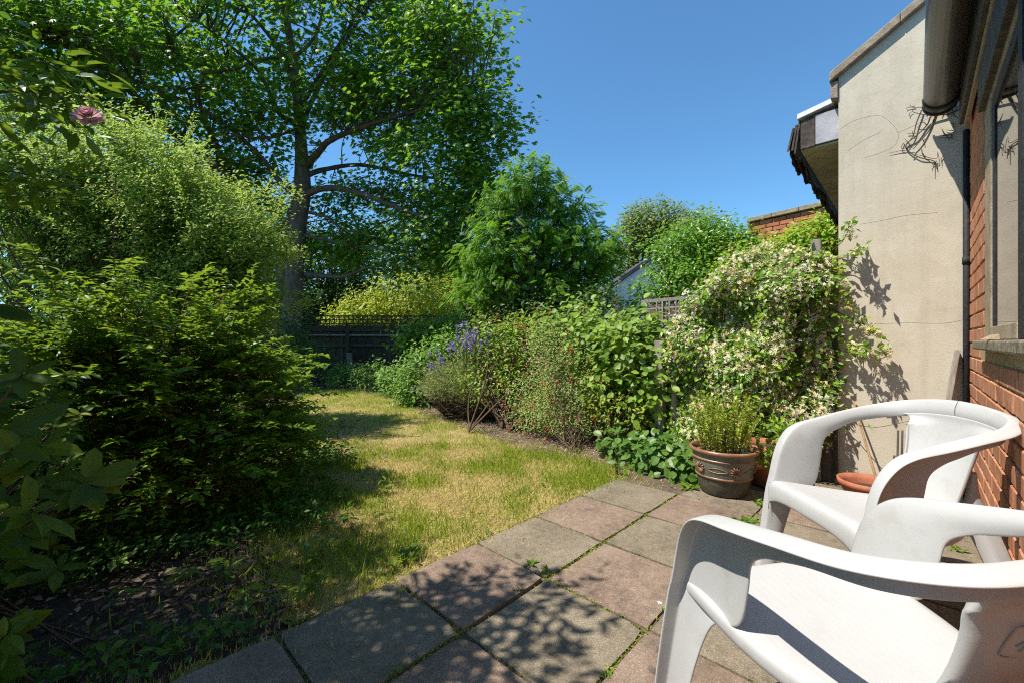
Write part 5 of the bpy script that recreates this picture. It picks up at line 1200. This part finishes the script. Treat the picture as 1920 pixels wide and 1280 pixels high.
cen = np.stack([RNG.uniform(-26, 22, 3400), 28 + RNG.normal(size=3400) * 1.0, RNG.uniform(0, 4.2, 3400)], 1)
pos, R, s = clump(cen, np.repeat(np.array([[0, -1., .3]]), len(cen), 0), 14, .35, RNG); v, f = scat(SMALL, pos, R, s * .45); o = mesh('far_hedge', v, f, MT['hedge_leaf'], None, 'stuff')
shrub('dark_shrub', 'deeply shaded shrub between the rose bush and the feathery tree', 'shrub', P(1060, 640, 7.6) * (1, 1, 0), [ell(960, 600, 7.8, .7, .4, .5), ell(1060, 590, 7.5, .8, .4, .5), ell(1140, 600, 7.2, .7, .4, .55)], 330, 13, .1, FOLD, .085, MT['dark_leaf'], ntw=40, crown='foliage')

# ------------------------------------------------------------------ left-hand shrubs
LF('fine_leaf', [(0.10, 0.18, 0.025), (0.15, 0.24, 0.035), (0.21, 0.30, 0.05), (0.28, 0.34, 0.09), (0.12, 0.20, 0.04), (0.30, 0.27, 0.11)], tr=.4, rough=.5, spec=.25)
c = np.array([-4.3, 5.2, 0])
fs, _c, _o = shrub('fine_leaved_shrub', 'tall rounded light green shrub with tiny leaves below the maple', 'shrub', c, [ell(230, 400, 5.0, 1.15, .9, .75), ell(80, 380, 4.8, .9, .9, .75), ell(380, 440, 5.2, .85, .8, .62), ell(430, 500, 5.3, .52, .7, .6), ell(320, 335, 5.1, .5, .6, .36), ell(240, 300, 5.0, .45, .5, .36), ell(150, 305, 4.9, .7, .7, .40), ell(395, 385, 5.2, .4, .5, .4), ell(455, 450, 5.3, .3, .5, .35), ell(60, 290, 4.7, .6, .6, .4), ell(400, 580, 5.2, .6, .7, .7), ell(250, 560, 5.0, 1.3, .9, .9)], 1500, 60, np.array([.075, .075, .085]), FOLD, .048, MT['fine_leaf'], ntw=170, twr=(.018, .002), inner=.80, lump=.75, crown='foliage', droop=-.5)
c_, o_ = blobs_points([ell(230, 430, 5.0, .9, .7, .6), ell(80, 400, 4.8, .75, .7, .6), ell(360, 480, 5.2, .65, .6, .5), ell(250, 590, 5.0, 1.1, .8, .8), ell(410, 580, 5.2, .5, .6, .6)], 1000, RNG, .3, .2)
pos, R, s_ = clump(c_, o_, 34, .10, RNG); v, f = scat(FOLD, pos, R, s_ * .05); mesh('inner_foliage', v, f, LF('fine_leaf_shade', [(0.05, 0.10, 0.018), (0.07, 0.13, 0.022), (0.10, 0.16, 0.03)], tr=.3), fs, 'stuff')  # darker leaf copy: shade inside the shrub is put into the colour

q = RNG.choice(len(_c), 330); mb = MB(); sp_, sd_ = [], []
for c_, o_ in zip(_c[q], _o[q]):
    d_ = unit(o_ * .8 + np.array([0, 0, .7]) + RNG.normal(size=3) * .35); L = RNG.uniform(.12, .34) * (1.7 if RNG.random() < .3 else 1); e_ = c_ + d_ * L
    mb.tube(crom([c_ - d_ * .1, c_ + d_ * L * .5 + RNG.normal(size=3) * .01, e_], 3), np.linspace(.003, .001, 7), 3, cap=False)
    n_ = int(L * 190); u_ = RNG.random(n_); sp_.append(c_ + d_ * L * u_[:, None] + RNG.normal(size=(n_, 3)) * .016); sd_.append(np.repeat(d_[None], n_, 0))
mb.build('shoot', MT['twig'], fs, 'stuff'); sp_, sd_ = np.concatenate(sp_), np.concatenate(sd_)
v, f = scat(FOLD, sp_, frames(np.array([-.2, -.3, .6]) + RNG.normal(size=sp_.shape) * .5, sd_ + RNG.normal(size=sp_.shape) * .6), RNG.uniform(.03, .055, len(sp_))); mesh('shoot_leaves', v, f, MT['fine_leaf'], fs, 'stuff')

# arching shrub with red stems and paired lance leaves
arcc = [(0.045, 0.11, 0.013), (0.07, 0.15, 0.015), (0.11, 0.205, 0.02), (0.19, 0.28, 0.028), (0.055, 0.125, 0.02)]
LF('arch_leaf', arcc, (0.34, 0.46, 0.03), tr=.45, rough=.4, spec=.35); 
ab_ = np.array([-2.55, 3.0, -.02]); t = thing('arching_shrub', 'broad arching shrub with red stems and paired pointed leaves beside the lawn', 'shrub', tuple(ab_))
ar = np.random.default_rng(5); mb = MB(); pos, fw, nr = [], [], []
for i in range(340):
    el = ar.uniform(.03, 1.25); az = ar.uniform(-2.6, 1.1)      # sideways and towards the viewer
    d = np.array([math.cos(az) * math.cos(el), math.sin(az) * math.cos(el) * .9, math.sin(el)])
    reach = ar.uniform(.75, 1.0) * np.array([1.18, 1.15, 1.62 if el > .5 else 1.35])
    b0 = ab_ + np.array([ar.normal() * .25, ar.normal() * .25, .05]); tip = ab_ + d * reach + np.array([0, 0, .12 - .08 * math.cos(el)])
    mid = b0 + (tip - b0) * .55 + np.array([0, 0, .22 * np.linalg.norm(tip - b0) * math.cos(el)])
    p = crom([b0, mid, tip], 8); mb.tube(p, np.linspace(.006, .0014, len(p)), 4, cap=False)
    for j in range(ar.integers(3, 7)):
        k_ = ar.integers(6, 16); s0 = p[k_]; dd = unit(p[min(k_ + 1, 16)] - p[k_ - 1]) + ar.normal(size=3) * .45; dd[2] *= .6; dd = unit(dd); L = ar.uniform(.14, .36)
        q = np.array([s0 + dd * L * u + np.array([0, 0, -.06 * u * u + .04 * u]) for u in np.linspace(0, 1, 7)])
        if ar.random() < .55: mb.tube(q, np.linspace(.0022, .0009, 7), 3, cap=False)
        m_ = int(L / .022)
        for u in np.linspace(.08, 1, m_):
            pt = s0 + dd * L * u + np.array([0, 0, -.06 * u * u + .04 * u]); side = unit(np.cross(dd, (0, 0, 1)))
            for sgn in (-1, 1):
                pos.append(pt); fw.append(side * sgn + dd * .7 + ar.normal(size=3) * .25); nr.append(np.array([0, 0, 1.]) + ar.normal(size=3) * .3)
pos = np.array(pos); pos[:, 2] = np.maximum(pos[:, 2], .02)
sz = ar.uniform(.036, .076, len(pos)); Rr = frames(np.array(nr), np.array(fw))
rk = visible_rank(pos, sz); out_ = np.linalg.norm((pos - ab_ - np.array([0, 0, .3])) / (1.1, 1.1, 1.5), axis=1); top = np.argsort(-(rk * (out_ > .8)))[:260]
LFO('arch_leaf_near', arcc, (.30, .40, .03), tr=.4, rough=.34); leaf_parts(t, 'leaf', FOLD, pos[top], Rr[top], sz[top], MT['arch_leaf_near'])
mk = np.ones(len(pos), bool); mk[top] = False
v, f = scat(FOLD, pos[mk], Rr[mk], sz[mk]); mesh('foliage', v, f, MT['arch_leaf'], t, 'stuff'); mb.build('stem', MT['redtwig'], t, smooth=True)
q = ar.choice(len(pos), 420); v, f = scat(SMALL, pos[q] + ar.normal(size=(420, 3)) * .01, frames(rnd_dir(420, ar), rnd_dir(420, ar)), ar.uniform(.014, .026, 420)); mesh('bud', v, f, LF('orange_bud', [(0.42, 0.10, 0.04), (0.34, 0.14, 0.06)]), t, 'stuff')

# large leaved evergreen in the near left corner
bigc = [(0.030, 0.070, 0.005), (0.044, 0.095, 0.006), (0.066, 0.125, 0.008), (0.14, 0.17, 0.014), (0.036, 0.082, 0.006)]
LF('big_leaf', bigc, (0.20, 0.30, 0.03), tr=.35, rough=.5, spec=.2); LFO('big_leaf_near', bigc, (.20, .30, .03), tr=.35, rough=.5, spec=.2)
hb_ = np.array([-1.75, 1.15, -.02]); t = thing('rhododendron', 'shaded large leaved evergreen filling the near left corner', 'shrub', tuple(hb_))
pos, fw, nr, sz = [], [], [], []; mb = MB(); hr = np.random.default_rng(9)
for i in range(190):
    u = hr.random() ** .9; y = hr.uniform(.75, 2.3); xl = np.interp(u, [0, .3, .55, .8, 1], [1.02, 1.02, 1.0, 1.10, 1.30])
    wx = -(xl * y + abs(hr.normal()) * .35 * y ** .5) if i < 90 else -(1.3 * y + hr.uniform(-.1, .9)); z = H + np.interp(u, [0, 1], [-.80, .12]) * min(y, 1.3) + hr.normal() * .03
    if z < .04: continue
    c = np.array([wx, y, z]); o_ = unit(np.array([.55 + hr.normal() * .3, -.35 + hr.normal() * .3, .45 + hr.normal() * .25]))
    mb.tube(crom([hb_ + hr.normal(size=3) * (.15, .2, 0), (hb_ + c) / 2 + np.array([-.05, 0, .1]), c], 5), np.linspace(.0038, .002, 11), 5, cap=False)
    n_ = hr.integers(6, 10); x_ = unit(np.cross(o_, (0, 0, 1))); y_ = np.cross(o_, x_)
    L = hr.uniform(.065, .13)
    for k_ in range(n_):
        a = k_ * 2.4 + hr.random(); rad = math.cos(a) * x_ + math.sin(a) * y_; fwd = rad * hr.uniform(.7, 1) + o_ * hr.uniform(.1, .9) - np.array([0, 0, .12])
        pos.append(c - o_ * .02 * k_ / n_); fw.append(fwd); nr.append(o_ - rad * .4 + np.array([0, 0, .35])); sz.append(L * hr.uniform(.5, 1.15))
pos = np.array(pos); Rr = frames(np.array(nr), np.array(fw)); sz = np.array(sz)
rk = visible_rank(pos, sz); top = np.argsort(-rk)[:300]; top = top[rk[top] > 0]; leaf_parts(t, 'leaf', ELLIP, pos[top], Rr[top], sz[top], MT['big_leaf_near'])
mk = np.ones(len(pos), bool); mk[top] = False; v, f = scat(ELLIP, pos[mk], Rr[mk], sz[mk]); mesh('foliage', v, f, MT['big_leaf'], t, 'stuff'); mb.build('stem', MT['twig'], t, smooth=True)

# unseen privet added beyond the left edge to shade near lawn and patio
LF('privet_leaf', [(0.05, 0.10, 0.015), (0.075, 0.14, 0.02), (0.11, 0.185, 0.026)], tr=.35)
shrub('shade_privet', 'tall leafy unseen privet added beyond the left edge to shade the near lawn', 'shrub', (-3.3, 1.9, -.02), [((-3.3, 1.5, 1.3), (.5, .6, 1.2)), ((-2.86, 1.72, 3.05), (.46, .50, .42)), ((-2.75, 1.0, 1.8), (.6, .6, .9)), ((-2.7, .3, 2.0), (.7, .7, 1.0)), ((-2.3, -.4, 2.0), (.7, .6, 1.0))], 1350, 16, .085, FOLD, .06, MT['privet_leaf'], ntw=70, twr=(.02, .004), inner=.35, crown='foliage')

# tall rose with a pink bloom arching in from the left, over the patio
rp = np.array([-2.5, .9, -.02]); t = thing('climbing_rose', 'tall arching rose with one pink double bloom at the upper left', 'shrub', tuple(rp))
mb = MB(); pos, fw, nr = [], [], []; rr_ = np.random.default_rng(31)
arcs = [[(-2.5, .9, 0), (-2.4, 1.3, 1.6), P(60, 170, 1.8), P(150, 250, 1.75)], [(-2.5, .9, 0), (-2.5, 1.5, 1.5), P(0, 150, 1.9), P(90, 120, 1.85), P(170, 190, 1.8)], [(-2.5, .9, 0), (-2.5, 1.4, 1.4), P(-60, 330, 1.9), P(60, 330, 1.8), P(80, 370, 1.75)]]
for i in range(100):                                  # canes overhead, beyond the top of the frame
    tip = np.array([rr_.uniform(-2.5, -1.25), rr_.uniform(-.2, 1.5), rr_.uniform(2.2, 3.1)])
    if tip[0] > -1.3 * tip[1]: tip[2] = max(tip[2], H + .86 * tip[1] + .6)
    if tip[0] > -1.6 and rr_.random() < .45: tip[0] -= .5
    arcs.append([rp + rr_.normal(size=3) * (.2, .25, 0), (rp + tip) / 2 + np.array([-.35, 0, .55]), tip])
for i, a in enumerate(arcs):
    p = crom(a, 9); mb.tube(p, np.linspace(.012, .003, len(p)), 5, cap=False); k0 = int(len(p) * (.55 if i > 2 else .62))
    for k_ in range(k0, len(p)):
        for j in range(14 if i > 2 else 5):
            o_ = rr_.normal(size=3) * (.10 if i > 2 else .05); pos.append(p[k_] + o_); fw.append(o_ * 8 + np.array([0, 0, -.3])); nr.append(np.array([0, 0, 1.]) + rr_.normal(size=3) * .5)
for j in range(34):
    x_, y_ = rr_.uniform(0, 125), rr_.uniform(140, 215); pos.append(P(x_, y_ + 30 * (x_ / 110), 1.8 + rr_.normal() * .08)); fw.append(np.array([.8, -.2, -.7]) + rr_.normal(size=3) * .3); nr.append(np.array([.2, -.5, .7]) + rr_.normal(size=3) * .3)
for j in range(150):
    x_, y_ = rr_.uniform(-60, 90), rr_.uniform(110, 270); pos.append(P(x_, y_, 2.2 + rr_.normal() * .12)); fw.append(rr_.normal(size=3) + np.array([.5, 0, -.4])); nr.append(np.array([0, -.3, .8]) + rr_.normal(size=3) * .4)
pos = np.array(pos); w_ = pos - P(168, 222, 1.74); k_ = w_ @ SUN_TRAVEL; dr_ = np.linalg.norm(w_ - k_[:, None] * SUN_TRAVEL, axis=1)
ok = (dr_ > .11) | (np.abs(k_) < .06); pos, fw, nr = pos[ok], np.array(fw)[ok], np.array(nr)[ok]      # the bloom stands in a gap of the leaves
sz = rr_.uniform(.05, .085, len(pos)); Rr = frames(nr, fw)
LF('climb_leaf', [(0.04, 0.10, 0.012), (0.065, 0.14, 0.016), (0.10, 0.18, 0.02), (0.13, 0.21, 0.025)], (0.28, 0.40, 0.03), tr=.36, rough=.38)
LFO('climb_leaf_near', [(0.04, 0.10, 0.012), (0.065, 0.14, 0.016), (0.10, 0.18, 0.02), (0.13, 0.21, 0.025)], (.28, .40, .03), tr=.36, rough=.38)
rk = visible_rank(pos, sz); top = np.argsort(-rk)[:220]; top = top[rk[top] > 0]; leaf_parts(t, 'leaf', LANCE, pos[top], Rr[top], sz[top] * 1.35, MT['climb_leaf_near'])
mk = np.ones(len(pos), bool); mk[top] = False; v, f = scat(LANCE, pos[mk], Rr[mk], sz[mk] * 1.2); mesh('foliage', v, f, MT['climb_leaf'], t, 'stuff'); mb.build('cane', MT['greenstem'], t, smooth=True)
bc = P(168, 222, 1.74); bd = unit(np.array([.35, -.75, .45])); bx = unit(np.cross(bd, (0, 0, 1))); by = np.cross(bd, bx)
bp, bf, bn = [], [], []
for ring, (n_, rad, op) in enumerate(((9, .03, .25), (10, .022, .6), (8, .014, 1.1), (7, .008, 1.8), (6, .004, 3))):
    for k_ in range(n_):
        a = k_ * 2 * math.pi / n_ + ring * .5; r_v = math.cos(a) * bx + math.sin(a) * by; bp.append(bc + r_v * rad * .3 + bd * .004 * ring); bf.append(r_v + bd * op); bn.append(bd - r_v * op)
leaf_parts(t, 'petal', OVAL, np.array(bp), frames(np.array(bn), np.array(bf) + rr_.normal(size=(len(bp), 3)) * .12), np.linspace(.052, .03, len(bp)), MT['pink'])

gc = np.stack([RNG.uniform(-2.6, -.3, 5000), RNG.uniform(.5, 4.2, 5000)], 1)
gc = gc[(gc[:, 0] < -.62 - .24 * gc[:, 1] + RNG.normal(size=len(gc)) * .12) & ((gc @ BX) < B0 - PITCH - .04)]; gc = gc[vnoise(gc, 4, 19) > -.1]
pos, R, s_ = clump(np.c_[gc, RNG.uniform(.0, .09, len(gc))], np.repeat(np.array([[.2, -.2, .6]]), len(gc), 0), 4, .025, RNG)
v, f = scat(FOLD, pos, R, s_ * .042); mesh('ground_cover', v, f, LF('ground_cover_leaf', [(0.03, 0.08, 0.014), (0.05, 0.11, 0.018), (0.08, 0.15, 0.02)], tr=.3), None, 'stuff')
# shaded seedlings and weeds on the ground, weeds in the paving
weedc = [(0.06, 0.12, 0.015), (0.09, 0.17, 0.02), (0.14, 0.22, 0.03)]
LFO('weed_leaf', weedc, (.26, .38, .04), tr=.35, rough=.4)
def weed(x, y, n_, L, lab, upright=.4, tm=LANCE, flower=False, name='weed'):
    c = G(x, y, -.01); tt = thing(name, lab, 'weed', tuple(c), 'weeds on the lawn edge and paving')
    a = RNG.uniform(0, 6.283, n_); fwd = np.stack([np.cos(a), np.sin(a), RNG.uniform(.3, 1.4, n_) * upright * 2], 1); nrm = np.stack([-np.cos(a) * upright, -np.sin(a) * upright, np.ones(n_)], 1) + RNG.normal(size=(n_, 3)) * .15
    p = np.repeat(c[None], n_, 0) + RNG.normal(size=(n_, 3)) * (L * .28, L * .22, 0); leaf_parts(tt, 'leaf', tm, p, frames(nrm, fwd), RNG.uniform(.6, 1.1, n_) * L, MT['weed_leaf'])
    if flower:
        m_ = MB(); p = c + np.array([-.03, -.02, .05]); m_.add(STAR[0] * .012 + p, [tuple(q) for q in STAR[1]]); m_.build('flower', MT['white'], tt)
weed(763, 1050, 16, .085, 'dark green dock leaves at the patio edge beside the dry lawn', .9)
weed(738, 1060, 9, .05, 'small dock seedling left of the dock clump', .8)
weed(1400, 978, 26, .075, 'bright leafy weed rosette in the joint beyond the near chair', .35)
weed(1290, 915, 22, .085, 'leafy weed in front of the glazed pot', .5)
weed(1425, 945, 22, .06, 'weeds growing at the right foot of the glazed pot', .5)
weed(1440, 915, 20, .06, 'bright weeds between the pot and the far chair', .5)
weed(1247, 1146, 9, .022, 'tiny weed with a white flower next to the near chair leg', .5, FOLD, True)
weed(1150, 870, 24, .07, 'grassy weed at the corner of lawn and patio', .9)
weed(1168, 888, 16, .06, 'low weed in the bed corner of the patio', .5)
weed(918, 1000, 8, .035, 'small weed where the lawn meets the buff slab', .8)
weed(900, 1008, 7, .03, 'second small weed at the lawn edge of the buff slab', .8)
weed(1016, 910, 10, .05, 'weed tuft standing in the dry grass near the patio', .9)
weed(565, 1165, 9, .06, 'shaded weed at the dark patio edge', .4)
weed(1023, 1076, 14, .045, 'grass tuft where four slabs meet', 1.6, LANCE)
weed(975, 1110, 12, .035, 'grass tuft in the joint above the shaded buff slab', 1.5, LANCE)
weed(995, 1060, 12, .05, 'grass sprawling over the buff slab joint', .5, LANCE)
weed(1140, 1272, 7, .03, 'tiny seedling in the front joint by the near chair leg', .5, FOLD)
weed(745, 1258, 8, .035, 'tiny seedling in the shaded front joint', .5, FOLD)
weed(1798, 1035, 14, .05, 'weed at the foot of the brick wall behind the chairs', .9)
weed(1850, 1015, 14, .05, 'leafy weed at the wall foot under the window', .9)
sdl = np.random.default_rng(77)
NEAR = [('rhododendron', 150, 980), ('leaf litter', 330, 960), ('arching shrub', 420, 860), ('shaded patio edge', 520, 1140), ('lawn edge', 580, 1000)]
for i in range(30):
    x, y = sdl.uniform(180, 720), sdl.uniform(880, 1180)
    c = G(x, y); 
    if (c[:2] @ BX) > B0 - PITCH - .05: continue
    if not c[0] < -.45 - .1 * c[1]: continue
    tt = thing('seedling', 'lance leaved seedling in the shade under the left shrubs', 'weed', tuple(c), 'seedlings under the left shrubs')
    n_ = sdl.integers(5, 11); a = sdl.uniform(0, 6.283, n_); z = sdl.uniform(.01, .10, n_); fwd = np.stack([np.cos(a), np.sin(a), sdl.uniform(-.1, .5, n_)], 1); nrm = np.array([0, 0, 1.]) + sdl.normal(size=(n_, 3)) * .3
    leaf_parts(tt, 'leaf', LANCE, c + np.c_[sdl.normal(size=(n_, 2)) * .012, z], frames(nrm, fwd), sdl.uniform(.05, .09, n_), MT['weed_leaf'])
    m_ = MB(); m_.tube([c - (0, 0, .02), c + (0, 0, .10)], .0015, 4); m_.build('stem', MT['greenstem'], tt)
